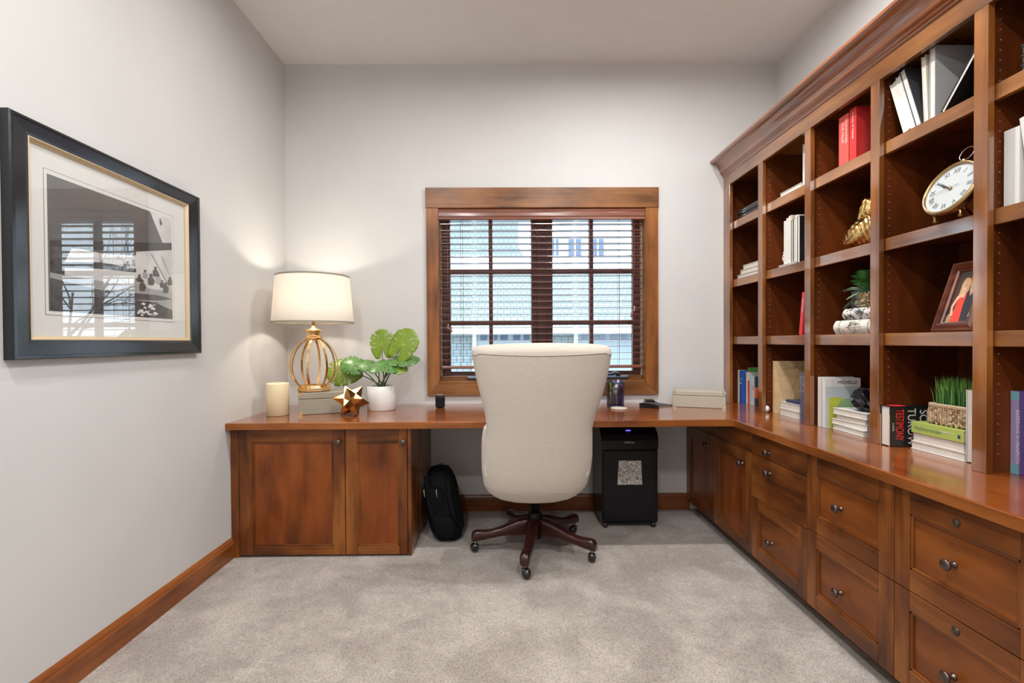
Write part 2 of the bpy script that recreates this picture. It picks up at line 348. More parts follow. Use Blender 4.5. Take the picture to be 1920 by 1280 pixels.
# split along the diagonal so each wing keeps its grain direction
A = [(XL, YD0), (XC - .012, YD1 - .004), (XR, YB), (XL, YB)]; B = [(XC - .012, YD1 - .004), (XC, YD1 - .02), (XC, YEND), (XR, YEND), (XR, YB)]
for poly, mi in ((A, 0), (B, 1)):
    top = [bm.verts.new((x, y, Z1)) for x, y in poly]; bot = [bm.verts.new((x, y, Z0)) for x, y in poly]
    f = bm.faces.new(top); f.material_index = mi; f = bm.faces.new(list(reversed(bot))); f.material_index = mi + 2
    for i in range(len(poly)):
        k = (i + 1) % len(poly)
        if poly[i] in (A[1], A[2]) and poly[k] in (A[1], A[2]): continue
        f = bm.faces.new((bot[i], bot[k], top[k], top[i])); f.material_index = mi + 2
bmesh.ops.remove_doubles(bm, verts=bm.verts, dist=1e-5)
es = [e for e in bm.edges if all(abs(v.co.z - Z1) < 1e-5 for v in e.verts) and len(e.link_faces) == 2 and abs(e.link_faces[0].normal.z - e.link_faces[1].normal.z) > -9 and {f.material_index for f in e.link_faces} & {2, 3}]
bmesh.ops.bevel(bm, geom=es, offset=.004, segments=2, affect='EDGES', profile=.5)
tag(b.build('worktop', [TOPX, TOPY, EDGX, EDGY]), 'long L-shaped polished brown wooden desktop along window wall and under bookcase', 'desktop')

# ------------------------------------------------------------------ cabinet fronts
def knob_mb(p, d):
    """mushroom knob, p on the face, d outward unit vector"""
    M = Matrix.Translation(p) @ Vector(d).to_track_quat('Z', 'Y').to_matrix().to_4x4()
    b = MB(); b.lathe([(.010, 0), (.0095, .003), (.006, .006), (.0055, .016), (.008, .020), (.0155, .023), (.0165, .027), (.0145, .031), (.009, .033), (.0005, .034)], (0, 0, 0), 24, M=M); return b
def front(name, parent, axis, face, a0, a1, z0, z1, pa0=None, pa1=None, pz0=None, pz1=None, th=.02, mats=None):
    """door or drawer front. axis 'y': faces -Y, runs along X; axis 'x': faces -X, runs along Y"""
    b = MB()
    def bx(u0, u1, d0, d1, w0, w1, bev=0, mi=0):
        if axis == 'y': b.box(u0, u1, face + d0, face + d1, w0, w1, bev, mi)
        else: b.box(face + d0, face + d1, u0, u1, w0, w1, bev, mi)
    if pa0 is None: bx(a0, a1, 0, th, z0, z1, .002, 1)
    else:
        bx(a0, pa0, 0, th, z0, z1, .002, 0); bx(pa1, a1, 0, th, z0, z1, .002, 0)
        bx(pa0, pa1, 0, th, z0, pz0, .002, 1); bx(pa0, pa1, 0, th, pz1, z1, .002, 1)
        bx(pa0, pa1, .010, th, pz0, pz1, 0, 2)
        # sticking (stepped inner moulding)
        q = .009
        bx(pa0, pa0 + q, .003, .012, pz0, pz1, .0025, 0); bx(pa1 - q, pa1, .003, .012, pz0, pz1, .0025, 0)
        bx(pa0, pa1, .003, .012, pz0, pz0 + q, .0025, 1); bx(pa0, pa1, .003, .012, pz1 - q, pz1, .0025, 1)
    ms = mats or ([WZ, WX, WPAN] if axis == 'y' else [WZ, WY, WPAN])
    return b.build(name, ms, parent)
# left cabinet under the lamp
YC = 2.629
c = thing('base_cabinet', (-1.0, 2.98, 0), 'wide brown two-door cabinet under desk against left wall', 'cabinet')
b = MB(); b.box(XL + .001, -1.446, YC + .002, YB - .001, 0, Z0, .001); b.box(-1.446, -.532, YC + .022, YB - .001, .01, Z0); b.box(-.530, -.511, YC + .003, 2.899, .006, Z0, .001)
b.box(-.530, -.520, 2.899, YB - .001, .006, Z0)
b.build('carcass', [WZ], c)
b = MB(); b.box(-1.446, -.531, YC + .0215, YC + .0225, .004, Z0); b.build('shadow_gap', GAP, c)
d = front('door', c, 'y', YC, -1.4425, -.8712, .012, .698, -1.372, -.934, .060, .630); knob_mb((-.899, YC, .630), (0, -1, 0)).build('knob', BRONZE, d)
d = front('door', c, 'y', YC, -.8675, -.533, .012, .698, -.803, -.578, .058, .628); knob_mb((-.550, YC, .628), (0, -1, 0)).build('knob', BRONZE, d)
b = MB(); b.box(-.520, -.508, 2.903, 3.33, .012, .698, .002); d = b.build('side_door', WZ, c); knob_mb((-.508, 3.20, .655), (1, 0, 0)).build('knob', BRONZE, d)
# right run of cabinets
XF = 1.262
ys = [3.334, 2.887, 2.4505, 2.002, 1.5485, 1.094, .64]
def carcass(c, y0, y1):
    b = MB(); b.box(XF + .021, XR, y0, y1, .072, Z0); b.box(XF + .075, XR, y0, y1, 0, .074); b.build('carcass', WZ, c)
    b = MB(); b.box(XF + .0205, XF + .022, y0, y1, .07, Z0); b.build('shadow_gap', GAP, c)
def rcab(i, label):
    y1, y0 = ys[i], ys[i + 1]
    c = thing('base_cabinet', (1.58, (y0 + y1) / 2, 0), label, 'cabinet'); carcass(c, y0 + .0005, y1 - .0005); return c, y0 + .0015, y1 - .0015
ZB, ZM, ZT = .068, .3815, .702
MX = [WZ, WY, WPAN]; MD_ = [WZ, WY, WPANY]
c, y0, y1 = rcab(0, 'dark corner cabinet with one panelled door, beside the bare wall under window-side desk')
front('fascia', c, 'x', XF, y0, y1, .594, ZT)
d = front('door', c, 'x', XF, y0, y1, ZB, .591, y0 + .062, y1 - .062, .13, .53, mats=MX); knob_mb((XF, 2.975, .522), (-1, 0, 0)).build('knob', BRONZE, d)
c, y0, y1 = rcab(1, 'single-door cabinet beneath plain fascia, between the corner cabinet and three-drawer cabinet')
front('fascia', c, 'x', XF, y0, y1, .594, ZT)
d = front('door', c, 'x', XF, y0, y1, ZB, .591, y0 + .062, y1 - .05, .128, .532, mats=MX); knob_mb((XF, 2.54, .517), (-1, 0, 0)).build('knob', BRONZE, d)
c, y0, y1 = rcab(2, 'brown cabinet with three knobbed drawers, the shallow plain drawer on top')
d = front('drawer', c, 'x', XF, y0, y1, .594, ZT); knob_mb((XF, 2.28, .631), (-1, 0, 0)).build('knob', BRONZE, d)
d = front('drawer', c, 'x', XF, y0, y1, .376, .591); knob_mb((XF, 2.277, .534), (-1, 0, 0)).build('knob', BRONZE, d)
d = front('drawer', c, 'x', XF, y0, y1, ZB, .373, 2.062, 2.389, .128, .312, mats=MD_); knob_mb((XF, 2.257, .208), (-1, 0, 0)).build('knob', BRONZE, d)
def filing(i, label, p0, p1, ky, lock=None):
    c, y0, y1 = rcab(i, label)
    for z0, z1, kz in ((ZM + .0015, ZT, .529), (ZB, ZM - .0015, .209)):
        pz0, pz1 = (.449, .624) if z0 > .2 else (.132, .32)
        d = front('drawer', c, 'x', XF, y0, y1, z0, z1, p0, p1, pz0, pz1, mats=MD_); knob_mb((XF + .010, ky, kz), (-1, 0, 0)).build('knob', BRONZE, d)
        if lock:
            b = MB(); M = Matrix.Translation((XF, lock, pz1 + .030)) @ Vector((-1, 0, 0)).to_track_quat('Z', 'Y').to_matrix().to_4x4()
            b.lathe([(.0115, 0), (.0115, .003), (.0095, .0045), (.0085, .003), (.006, .003), (.0055, .005), (.0003, .005)], (0, 0, 0), 24, M=M)
            b.box(-.001, .001, -.004, .004, .004, .0055, 0, M=M); b.build('lock', BRONZE, d)
filing(3, 'two-drawer wooden filing cabinet without locks, below the photo frame end of worktop', 1.614, 1.938, 1.807)
filing(4, 'two-drawer wooden filing cabinet with round locks above the knobs, cut by right edge', 1.165, 1.489, 1.348, 1.332)
filing(5, 'hidden two-drawer filing cabinet nearest the camera, right of the locked one', .71, 1.03, .87)

# ------------------------------------------------------------------ bookcase
XB, XS = 1.522, 1.548; XBK = 1.862
bk = thing('bookcase', (1.70, 2.0, Z1), 'tall brown built-in bookcase with crown moulding standing on the worktop', 'bookcase')
posts = [(3.246, 3.336), (2.833, 2.882), (2.388, 2.434), (1.949, 1.995), (1.509, 1.555), (1.069, 1.115), (.61, .675)]
BAY = [(posts[i + 1][1], posts[i][0]) for i in range(6)]     # (near, far)
SH = [1.193, 1.577, 1.967]; CEI = 2.262
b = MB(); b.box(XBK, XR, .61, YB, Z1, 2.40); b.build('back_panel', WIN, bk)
PINM = mat('pin_brass', (.5, .3, .17), .3, .8)
for k, (a, e) in enumerate(posts):
    b = MB(); b.box(XB, XB + .022, a, e, Z1, 2.217, .0015, 0)
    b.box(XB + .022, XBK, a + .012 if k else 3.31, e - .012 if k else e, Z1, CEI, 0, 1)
    if k < 6:   # the panel side facing the camera carries two rows of shelf-pin sleeves
        for x in (1.573, 1.80):
            z = .80
            while z < 2.22:
                if min(abs(z - s_ + .025) for s_ in SH) > .03:
                    M = Matrix.Translation((x, (a + .0118) if k else 3.3098, z)) @ Matrix.Rotation(PI / 2, 4, 'X')
                    b.lathe([(.0032, 0), (.0032, .0006), (.002, .0006), (.0018, 0)], (0, 0, 0), 8, mi=2, M=M)
                z += .032
    b.build('upright', [WZL, WIN, PINM], bk)
b = MB(); b.box(XB, XB + .022, .61, YB, 2.217, 2.30, .0015); b.box(XB + .022, XBK, .61, YB, CEI, 2.30); b.build('top_rail', WYL, bk)
for (y0, y1) in BAY:
    for z in SH:
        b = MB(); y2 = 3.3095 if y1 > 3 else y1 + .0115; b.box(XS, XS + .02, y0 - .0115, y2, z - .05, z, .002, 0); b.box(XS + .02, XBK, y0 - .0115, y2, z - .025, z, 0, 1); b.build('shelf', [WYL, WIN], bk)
pr = [(1.53, 2.288), (1.521, 2.289), (1.514, 2.292), (1.514, 2.299), (1.508, 2.302), (1.504, 2.306), (1.506, 2.311), (1.500, 2.314), (1.495, 2.318), (1.497, 2.323)]
for k in range(9):
    t = k / 8; a = t * PI / 2
    pr.append((1.497 - .055 * (1 - math.cos(a)) - .002, 2.324 + .060 * math.sin(a)))
pr += [(1.436, 2.386), (1.428, 2.390), (1.428, 2.403), (1.53, 2.403)]
b = MB(); b.prism(pr, 'y', .61, YB - .001); b.build('crown_molding', wood('crown', 'y', (.13, .036, .011), (.25, .078, .024), (.30, .105, .03), rough=.25, coat=1, seed=19), bk)

# ------------------------------------------------------------------ picture on the left wall
pic = thing('framed_picture', (XL, 1.90, 1.12), 'large black-framed sailing photograph hanging on the left wall', 'picture')
FY0, FY1, FZ0, FZ1 = 1.452, 2.35, 1.120, 1.868; IY0, IY1, IZ0, IZ1 = 1.517, 2.279, 1.180, 1.815
NAVF = mat('navy_black_frame', (.006, .007, .011), .22, coat=.3, spec=.35, bump=.1, bscale=60)
def mitred(parent, name, mt, o, i, prof):
    """frame of four mitred mouldings; prof = list of (t 0..1 from outer to inner, x)"""
    b = MB(); oy0, oy1, oz0, oz1 = o; iy0, iy1, iz0, iz1 = i; R = []
    for t, x in prof:
        R.append([Vector((x, lerp(oy0, iy0, t), lerp(oz0, iz0, t))), Vector((x, lerp(oy1, iy1, t), lerp(oz0, iz0, t))), Vector((x, lerp(oy1, iy1, t), lerp(oz1, iz1, t))), Vector((x, lerp(oy0, iy0, t), lerp(oz1, iz1, t)))])
    b.rings(R, cap=False, smooth=False); return b.build(name, mt, parent)
mitred(pic, 'frame', NAVF, (FY0, FY1, FZ0, FZ1), (IY0, IY1, IZ0, IZ1), [(0, XL), (0, XL + .026), (.06, XL + .030), (.2, XL + .030), (.22, XL + .027), (.85, XL + .022), (1, XL + .020), (1, XL + .001)])
mitred(pic, 'gold_liner', GOLDLEAF, (IY0, IY1, IZ0, IZ1), (IY0 + .014, IY1 - .014, IZ0 + .014, IZ1 - .014), [(0, XL + .020), (.2, XL + .021), (1, XL + .010), (1, XL + .002)])
b = MB(); b.box(XL + .001, XL + .006, IY0, IY1, IZ0, IZ1); b.box(XL + .006, XL + .0063, 1.579, 2.192, 1.262, 1.738, 0, 1); b.box(XL + .006, XL + .0068, 1.581, 2.190, 1.264, 1.736)
b.build('mat_board', [mat('mat_white', (.72, .71, .68), .7), mat('mat_line', (.2, .2, .2), .7)], pic)
PX = XL + .0074
def pp(x, y): q = at(20 + x * .27353, 300 + y * .27344, X=PX); return (q.y, q.z)
def grey(n, v, r=.6, var=.15, sc=9): return mat(n, (v, v * .98, v * .95), r, var=var, vscale=sc)
G = [grey('print_sail', .14, var=.25, sc=3), grey('print_sky', .62), grey('print_boom', .045), grey('print_hull', .10, var=.4), grey('print_sea', .06, var=.6, sc=30), grey('print_deck', .36), grey('print_crew', .08), grey('print_foam', .75)]
b = MB(); Y0, Y1, ZZ0, ZZ1 = 1.591, 2.178, 1.276, 1.722
b.box(PX - .0008, PX, Y0, Y1, ZZ0, ZZ1, 0, 0)
lay = [0]
def shp(pts, mi, raw=False):
    lay[0] += 1; x = PX + .00003 * lay[0]
    q = [(p if raw else pp(*p)) for p in pts]; q = [(min(max(a, Y0), Y1), min(max(c, ZZ0), ZZ1)) for a, c in q]
    b.poly([(x, a, c) for a, c in q], mi)
shp([(955, 350), (1110, 400), (1110, 1100), (860, 1070), (860, 630), (1045, 575)], 1)
shp([(270, 560), (620, 640), (870, 655), (870, 1080), (270, 1030)], 1)
shp([(270, 548), (600, 558), (1110, 570), (1110, 618), (860, 628), (500, 612), (270, 590)], 2)
shp([(270, 590), (420, 600), (370, 700), (620, 700), (860, 745), (860, 770), (600, 745), (370, 740), (370, 800), (270, 780)], 4)
shp([(270, 770), (620, 830), (1110, 905), (1110, 945), (700, 905), (270, 805)], 5)
shp([(270, 805), (620, 890), (1000, 925), (1110, 950), (1110, 975), (900, 960), (560, 950), (270, 850)], 3)
shp([(270, 850), (560, 935), (860, 960), (1110, 985), (1110, 1100), (270, 1030)], 4)
shp([(980, 965), (1110, 955), (1110, 1030), (1040, 1000)], 5)
rr = random.Random(3)
for k in range(26):
    x = rr.uniform(870, 1000); y = rr.uniform(985, 1065); s_ = rr.uniform(5, 18); shp([(x - s_, y), (x - s_ * .3, y - s_ * .8), (x + s_, y - s_ * .2), (x + s_ * .4, y + s_ * .5)], 7)
for (x, y, s_) in ((800, 700, 22), (840, 690, 20), (780, 715, 18), (920, 760, 24), (990, 740, 30), (960, 790, 34), (1010, 790, 30), (1090, 810, 24), (900, 830, 34), (1060, 850, 30), (860, 820, 24), (1035, 830, 22), (880, 790, 24)):
    shp([(x - s_ * .5, y + s_ * 1.9), (x - s_ * .6, y + s_ * .6), (x - s_ * .2, y + s_ * .3), (x + s_ * .4, y + s_ * .4), (x + s_ * .8, y + s_ * 1.2), (x + s_ * .5, y + s_ * 2)], 6 if (x + y) % 3 else 5)
    shp([(x + s_ * .35 * math.cos(a * PI / 3), y + s_ * .4 * math.sin(a * PI / 3)) for a in range(6)], 6)
shp([(1020, 400), (1024, 400), (1036, 436), (1030, 450), (1022, 436)], 6)
for x0, y0, x1, y1 in ((1030, 660, 1110, 830), (960, 640, 1100, 900), (700, 640, 860, 760), (600, 640, 620, 700), (420, 600, 640, 700)): shp([(x0, y0), (x0 + 3, y0), (x1 + 3, y1), (x1, y1)], 6)
b.build('print', G, pic)
b = MB(); b.box(XL + .0105, XL + .012, IY0 + .004, IY1 - .004, IZ0 + .004, IZ1 - .004); b.build('glass', PGLASS, pic)

# ------------------------------------------------------------------ office chair
ch = thing('office_chair', (.169, 2.699, 0), 'cream linen high-back office chair on a dark wooden five-star base', 'chair')
def sup(cx, cy, hx, hy, z, n=44, e=3.2, tilt=0):
    r = []
    for k in range(n):
        a = 2 * PI * k / n; ca, sa = math.cos(a), math.sin(a)
        r.append(Vector((cx + hx * math.copysign(abs(ca) ** (2 / e), ca), cy + hy * math.copysign(abs(sa) ** (2 / e), sa), z)))
    return r
S = [(.347, .05, 2.47), (.352, .12, 2.46), (.365, .175, 2.45), (.385, .212, 2.44), (.41, .240, 2.43), (.45, .262, 2.415), (.52, .274, 2.40), (.60, .275, 2.385), (.68, .268, 2.372), (.74, .262, 2.362),
     (.80, .271, 2.35), (.86, .287, 2.338), (.92, .303, 2.326), (.98, .317, 2.315), (1.04, .329, 2.305), (1.085, .336, 2.30), (1.11, .339, 2.297), (1.128, .337, 2.297), (1.142, .330, 2.30), (1.150, .31, 2.305), (1.153, .27, 2.31)]
def cxz(z): return lerp(.152, .182, min(1, max(0, (z - .4) / .5)))
R = []
for z, hw, yc in S:
    th = .062 if z < 1.12 else .062 - (z - 1.12) * .9
    if z < .42: th = .03 + (z - .347) * .4
    rg = sup(cxz(z), yc, hw, th, z, 60, 3.0)
    # gentle barrel across the back; crown of the top edge
    for p in rg:
        q = (p.x - cxz(z)) / .34; p.y += .05 * q * q; p.z += (.012 * (1 - q * q) - .004) * max(0, (z - 1.0) / .15) - .0 * q
    R.append(rg)
b = MB(); b.rings(R); bkr = b.build('backrest', LINEN, ch)
def back_surf(x, z):
    """y of the rear face of the back at x, z"""
    for i in range(len(S) - 1):
        if S[i][0] <= z <= S[i + 1][0]:
            t = (z - S[i][0]) / (S[i + 1][0] - S[i][0]); hw = lerp(S[i][1], S[i + 1][1], t); yc = lerp(S[i][2], S[i + 1][2], t); break
    q = min(.995, abs(x - cxz(z)) / hw); th = .062 if z < 1.12 else .062 - (z - 1.12) * .9
    return yc - th * (1 - q ** 3) ** (1 / 3) + .05 * ((x - cxz(z)) / .34) ** 2
pts = []
for k in range(41):
    t = -1 + 2 * k / 40; z = 1.113 - .012 * math.cos(t * PI / 2) - (.01 if abs(t) > .93 else 0); x = cxz(z) + t * .334
    pts.append((x, back_surf(x, z) - .0005, z))
b = MB(); b.tube(pts, .0028, 6); b.build('top_piping', LINENP, bkr)
pts = [(cxz(.4) + .245 * math.sin(a), back_surf(cxz(.4) + .245 * math.sin(a), .42) + .004, .455 - .098 * math.cos(a)) for a in [(-1.15 + 2.3 * k / 30) for k in range(31)]]
b = MB()
R = [sup(.16, 2.62, .24, .23, .40, 40, 3.5), sup(.16, 2.62, .262, .25, .42, 40, 3.5), sup(.16, 2.62, .268, .255, .47, 40, 3.5), sup(.16, 2.62, .26, .25, .51, 40, 3.5), sup(.16, 2.62, .2, .2, .525, 40, 3)]
b.rings(R); b.build('seat', LINEN, ch)
for s in (-1, 1):
    b = MB(); R = []
    for y, zt_, zb_, hw in ((2.39, .68, .50, .016), (2.41, .72, .47, .028), (2.45, .74, .45, .033), (2.52, .74, .44, .034), (2.555, .73, .45, .032), (2.57, .69, .49, .022)):
        c0 = (zt_ + zb_) / 2; hz = (zt_ - zb_) / 2; xx = .158 + s * .243
        R.append([Vector((xx + hw * math.copysign(abs(math.cos(a)) ** .7, math.cos(a)), y, c0 + hz * math.copysign(abs(math.sin(a)) ** .6, math.sin(a)))) for a in [2 * PI * k / 28 for k in range(28)]])
    b.rings(R); b.build('armrest', LINEN, ch)
b = MB(); b.box(.08, .26, 2.60, 2.80, .375, .402, .008); b.build('tilt_mechanism', PLASTM, ch)
b = MB(); b.lathe([(.026, .21), (.026, .29), (.03, .292), (.03, .30), (.025, .30), (.025, .39)], (.169, 2.699, 0), 28)
b.lathe([(.03, .065), (.036, .07), (.038, .21), (.034, .215), (.02, .216)], (.169, 2.699, 0), 28); b.build('gas_lift', PLASTM, ch)
for k in range(5):
    a = math.radians(257.6 + 72 * k); M = Matrix.Translation((.169, 2.699, 0)) @ Matrix.Rotation(a, 4, 'Z')
    # arm profile along local x: (x, z_top, z_bottom, half width)
    pr = [(.02, .185, .085, .028), (.06, .186, .088, .030), (.10, .178, .09, .029), (.15, .158, .092, .027), (.20, .137, .088, .025), (.25, .125, .08, .025), (.29, .124, .073, .026), (.325, .126, .068, .026), (.345, .122, .066, .025), (.355, .108, .066, .022), (.358, .09, .068, .018)]
    R = []
    for x, zt_, zb_, hw in pr:
        c0 = (zt_ + zb_) / 2; hz = (zt_ - zb_) / 2
        R.append([Vector((x, hw * math.copysign(abs(math.cos(q)) ** .6, math.cos(q)), c0 + hz * math.copysign(abs(math.sin(q)) ** .6, math.sin(q)))) for q in [2 * PI * j / 20 for j in range(20)]])
    b = MB(); b.rings(R, M=M); leg = b.build('leg', LEGW, ch)
    ca = M @ Matrix.Translation((.335, 0, 0)) @ Matrix.Rotation(.9 + k * 1.1, 4, 'Z')
    b = MB(); b.lathe([(.009, .045), (.009, .07)], (0, 0, 0), 12, mi=1, M=ca); b.ball((.010, 0, .027), .0265, sub=3, sc=(1, .85, 1), M=ca); b.lathe([(.016, .036), (.018, .046), (.012, .052)], (0, 0, 0), 14, mi=1, M=ca)
    b.build('caster', [RUB, mat('caster_chrome', (.25, .25, .24), .15, 1) if k == 0 else bpy.data.materials['caster_chrome']], leg)

# ------------------------------------------------------------------ table lamp
LX, LY, LZ = -1.172, 2.985, .872
lp = thing('table_lamp', (LX, LY, LZ), 'lit table lamp with white drum shade and open gold cage base', 'lamp')
b = MB(); b.lathe([(.094, 0), (.1, .004), (.1, .024), (.092, .03), (.08, .03)], (LX, LY, LZ), 8, smooth=False)
for k in range(4):
    a = PI / 4 + k * PI / 2; b.ball((LX + .075 * math.cos(a), LY + .075 * math.sin(a), LZ + .005), .006)
b.lathe([(.088, .027), (.088, .037), (.08, .037), (.078, .027)], (LX, LY, LZ), 40); b.build('base', GOLD, lp)
for k in range(8):
    a = .12 + 2 * PI * k / 8; M = Matrix.Translation((LX, LY, LZ)) @ Matrix.Rotation(a, 4, 'Z')
    P_ = [(.084, .03), (.105, .05), (.125, .08), (.138, .115), (.142, .15), (.139, .185), (.128, .225), (.108, .262), (.082, .292), (.055, .312), (.038, .318)]
    R = []
    for i, (r, z) in enumerate(P_):
        q0 = P_[max(i - 1, 0)]; q1 = P_[min(i + 1, len(P_) - 1)]; t = Vector((q1[0] - q0[0], q1[1] - q0[1])).normalized(); nx, nz = t.y, -t.x
        R.append([Vector((r + nx * dx * .0028, dy * .0065, z + nz * dx * .0028)) for dx, dy in ((1, -1), (1, 1), (-1, 1), (-1, -1))])
    b = MB(); b.rings(R, smooth=False, M=M); b.build('cage_rib', GOLD, lp)
b = MB(); b.lathe([(.04, .312), (.05, .314), (.052, .325), (.048, .331), (.041, .333), (.038, .345), (.042, .36), (.052, .368), (.05, .374), (.022, .382), (.012, .392), (.011, .40)], (LX, LY, LZ), 36); b.build('neck', GOLD, lp)
b = MB(); b.lathe([(.011, .39), (.011, .50), (.018, .51), (.018, .545)], (LX, LY, LZ), 20); b.build('stem', GOLD, lp)
sh = bpy.data.materials.new('lampshade_fabric'); sh.use_nodes = True; t = sh.node_tree; t.nodes.remove(t.nodes['Principled BSDF'])
df = t.nodes.new('ShaderNodeBsdfDiffuse'); df.inputs[0].default_value = (.85, .83, .79, 1); tl = t.nodes.new('ShaderNodeBsdfTranslucent'); tl.inputs[0].default_value = (.95, .89, .80, 1)
wv = t.nodes.new('ShaderNodeTexNoise'); wv.inputs['Scale'].default_value = 400; bp_ = t.nodes.new('ShaderNodeBump'); bp_.inputs['Strength'].default_value = .1; t.links.new(wv.outputs[0], bp_.inputs['Height']); t.links.new(bp_.outputs[0], df.inputs['Normal'])
mx = t.nodes.new('ShaderNodeMixShader'); mx.inputs[0].default_value = .5; t.links.new(df.outputs[0], mx.inputs[1]); t.links.new(tl.outputs[0], mx.inputs[2]); t.links.new(mx.outputs[0], t.nodes['Material Output'].inputs[0])
b = MB(); zA, zB = 1.288 - LZ, 1.575 - LZ
b.lathe([(.238, zA), (.213, zB), (.211, zB), (.236, zA), (.238, zA)], (LX, LY, LZ), 64, cap=False); shade = b.build('lamp_shade', sh, lp)
TRIM = mat('shade_trim', (.24, .21, .16), .6)
for r, z in ((.2385, zA), (.2135, zB - .006)): b = MB(); b.lathe([(r + .001, z - .001), (r + .0006, z + .008), (r - .003, z + .008), (r - .003, z - .001), (r + .001, z - .001)], (LX, LY, LZ), 64, cap=False); b.build('shade_trim', TRIM, shade)
b = MB()
for k in range(3):
    a = 2 * PI * k / 3 + .4; b.tube([(LX, LY, 1.566), (LX + .212 * math.cos(a), LY + .212 * math.sin(a), 1.566)], .002, 6)
b.tube([(LX, LY, 1.41), (LX + .035, LY, 1.44), (LX + .04, LY, 1.50), (LX, LY, 1.565)], .0018, 6); b.tube([(LX, LY, 1.41), (LX - .035, LY, 1.44), (LX - .04, LY, 1.50), (LX, LY, 1.565)], .0018, 6)
b.lathe([(.004, 1.565), (.008, 1.572), (.012, 1.582), (.010, 1.589), (.0005, 1.592)], (LX, LY, 0), 20); b.build('harp_and_finial', GOLD, lp)
b = MB(); b.lathe([(.012, 1.42), (.014, 1.43), (.026, 1.455), (.03, 1.475), (.026, 1.495), (.012, 1.507), (.0005, 1.51)], (LX, LY, 0), 24)
b.build('bulb', mat('bulb_glow', (1, .9, .75), .3, emit=(1, .82, .62, 8)), lp)
ld = bpy.data.lights.new('bulb_light', 'POINT'); ld.energy = LAMP_W; ld.color = (1, .90, .78); ld.shadow_soft_size = .035
lo = bpy.data.objects.new('bulb_light', ld); COL.objects.link(lo); lo.parent = lp; lo.location = (0, 0, 1.47 - LZ)
bpy.data.objects[ [o.name for o in lp.children if o.name.startswith('bulb') and o.type == 'MESH'][0] ].visible_shadow = True

# ------------------------------------------------------------------ things left on the desk
def chest(name, loc, rz, L_, D_, Hh, mt, label, group=None, mount=None):
    """hinged keepsake box with brass corner mounts; local x along length, -y front"""
    c = thing(name, loc, label, 'box', group, rz)
    b = MB(); b.box(-L_ / 2, L_ / 2, -D_ / 2, D_ / 2, 0, Hh * .70, .003); b.build('box_body', mt, c, local=True)
    b = MB(); b.box(-L_ / 2, L_ / 2, -D_ / 2, D_ / 2, Hh * .715, Hh, .004); b.build('lid', mt, c, local=True)
    for sx_ in (-1, 1):
        for sy in (-1, 1):
            for z, dz in ((.0, 1), (Hh, -1)):
                b = MB(); e = .022; t_ = .0012
                x = sx_ * L_ / 2; y = sy * D_ / 2
                b.box(min(x, x - sx_ * e), max(x, x - sx_ * e), y - t_, y + t_, min(z, z + dz * e * .8), max(z, z + dz * e * .8), 0)
                b.box(x - t_, x + t_, min(y, y - sy * e), max(y, y - sy * e), min(z, z + dz * e * .8), max(z, z + dz * e * .8), 0)
                b.box(min(x, x - sx_ * e), max(x, x - sx_ * e), min(y, y - sy * e), max(y, y - sy * e), max(z - t_, .0002), z + t_, 0)
                for q in (.3, .75): b.ball((x - sx_ * e * q, y + sy * .001, z + dz * e * .4), .0022, sub=1)
                b.build('corner_mount', mount or GOLD, c, local=True)
    return c
chest('keepsake_box', (-1.094, 3.009, Z1 + .0005), math.radians(22), .34, .19, .13, GREYM, 'taupe box with brass corners under the table lamp')
chest('keepsake_box', (1.268, 3.135, Z1 + .0005), math.radians(-22), .315, .155, .105, SHAG, 'champagne box with metal corners on desk right of window', mount=mat('pale_nickel', (.68, .62, .52), .25, 1))
b = MB(); cxx, cyy = -1.343, 2.873
b.lathe([(.0005, 0), (.058, 0), (.0625, .003), (.0625, .185), (.060, .190), (.055, .191), (.052, .186), (.02, .182), (.0005, .182)], (cxx, cyy, Z1), 48)
cn = thing('pillar_candle', (cxx, cyy, Z1), 'ivory pillar candle standing left of the taupe box', 'candle'); b.build('wax_body', WAX, cn)
b = MB(); b.tube([(cxx, cyy, Z1 + .18), (cxx + .001, cyy, Z1 + .190)], .001, 6); b.build('wick', BLKINK, cn)
# gold star
b = MB(); phi = (1 + 5 ** .5) / 2
ico = [Vector(v).normalized() for v in [(0, s1, s2 * phi) for s1 in (-1, 1) for s2 in (-1, 1)] + [(s1, s2 * phi, 0) for s1 in (-1, 1) for s2 in (-1, 1)] + [(s2 * phi, 0, s1) for s1 in (-1, 1) for s2 in (-1, 1)]]
el = min((a - c_).length for i, a in enumerate(ico) for c_ in ico[i + 1:])
dod = []
for i in range(12):
    for j in range(i + 1, 12):
        for k in range(j + 1, 12):
            if all(abs((p - q).length - el) < 1e-3 for p, q in ((ico[i], ico[j]), (ico[j], ico[k]), (ico[i], ico[k]))): dod.append(((ico[i] + ico[j] + ico[k]).normalized(), {i, j, k}))
RS = .107; q0 = dod[0][0].rotation_difference(Vector((0, 0, -1))).to_matrix().to_4x4()
lows = [q0 @ ico[i] for i in dod[0][1]]; aw = math.atan2(lows[0].y, lows[0].x)
Rm = Matrix.Rotation(PI / 2 - aw - .12, 4, 'Z') @ q0        # two of its three lower points towards the room
tips = [Rm @ (v * RS) for v in ico]; ds = [Rm @ (v * RS / 1.777) for v, _ in dod]
zmin = min(v.z for v in tips); off = Vector((-.900, 2.850, Z1 - zmin))
for i in range(12):
    ring = [n_ for n_, (_, s_) in enumerate(dod) if i in s_]
    ax = tips[i].normalized(); r0 = (ds[ring[0]] - ax * ds[ring[0]].dot(ax)).normalized(); r1 = ax.cross(r0)
    ring.sort(key=lambda n_: math.atan2(ds[n_].dot(r1), ds[n_].dot(r0)))
    for k in range(5): b.poly([tips[i] + off, ds[ring[k]] + off, ds[ring[(k + 1) % 5]] + off])
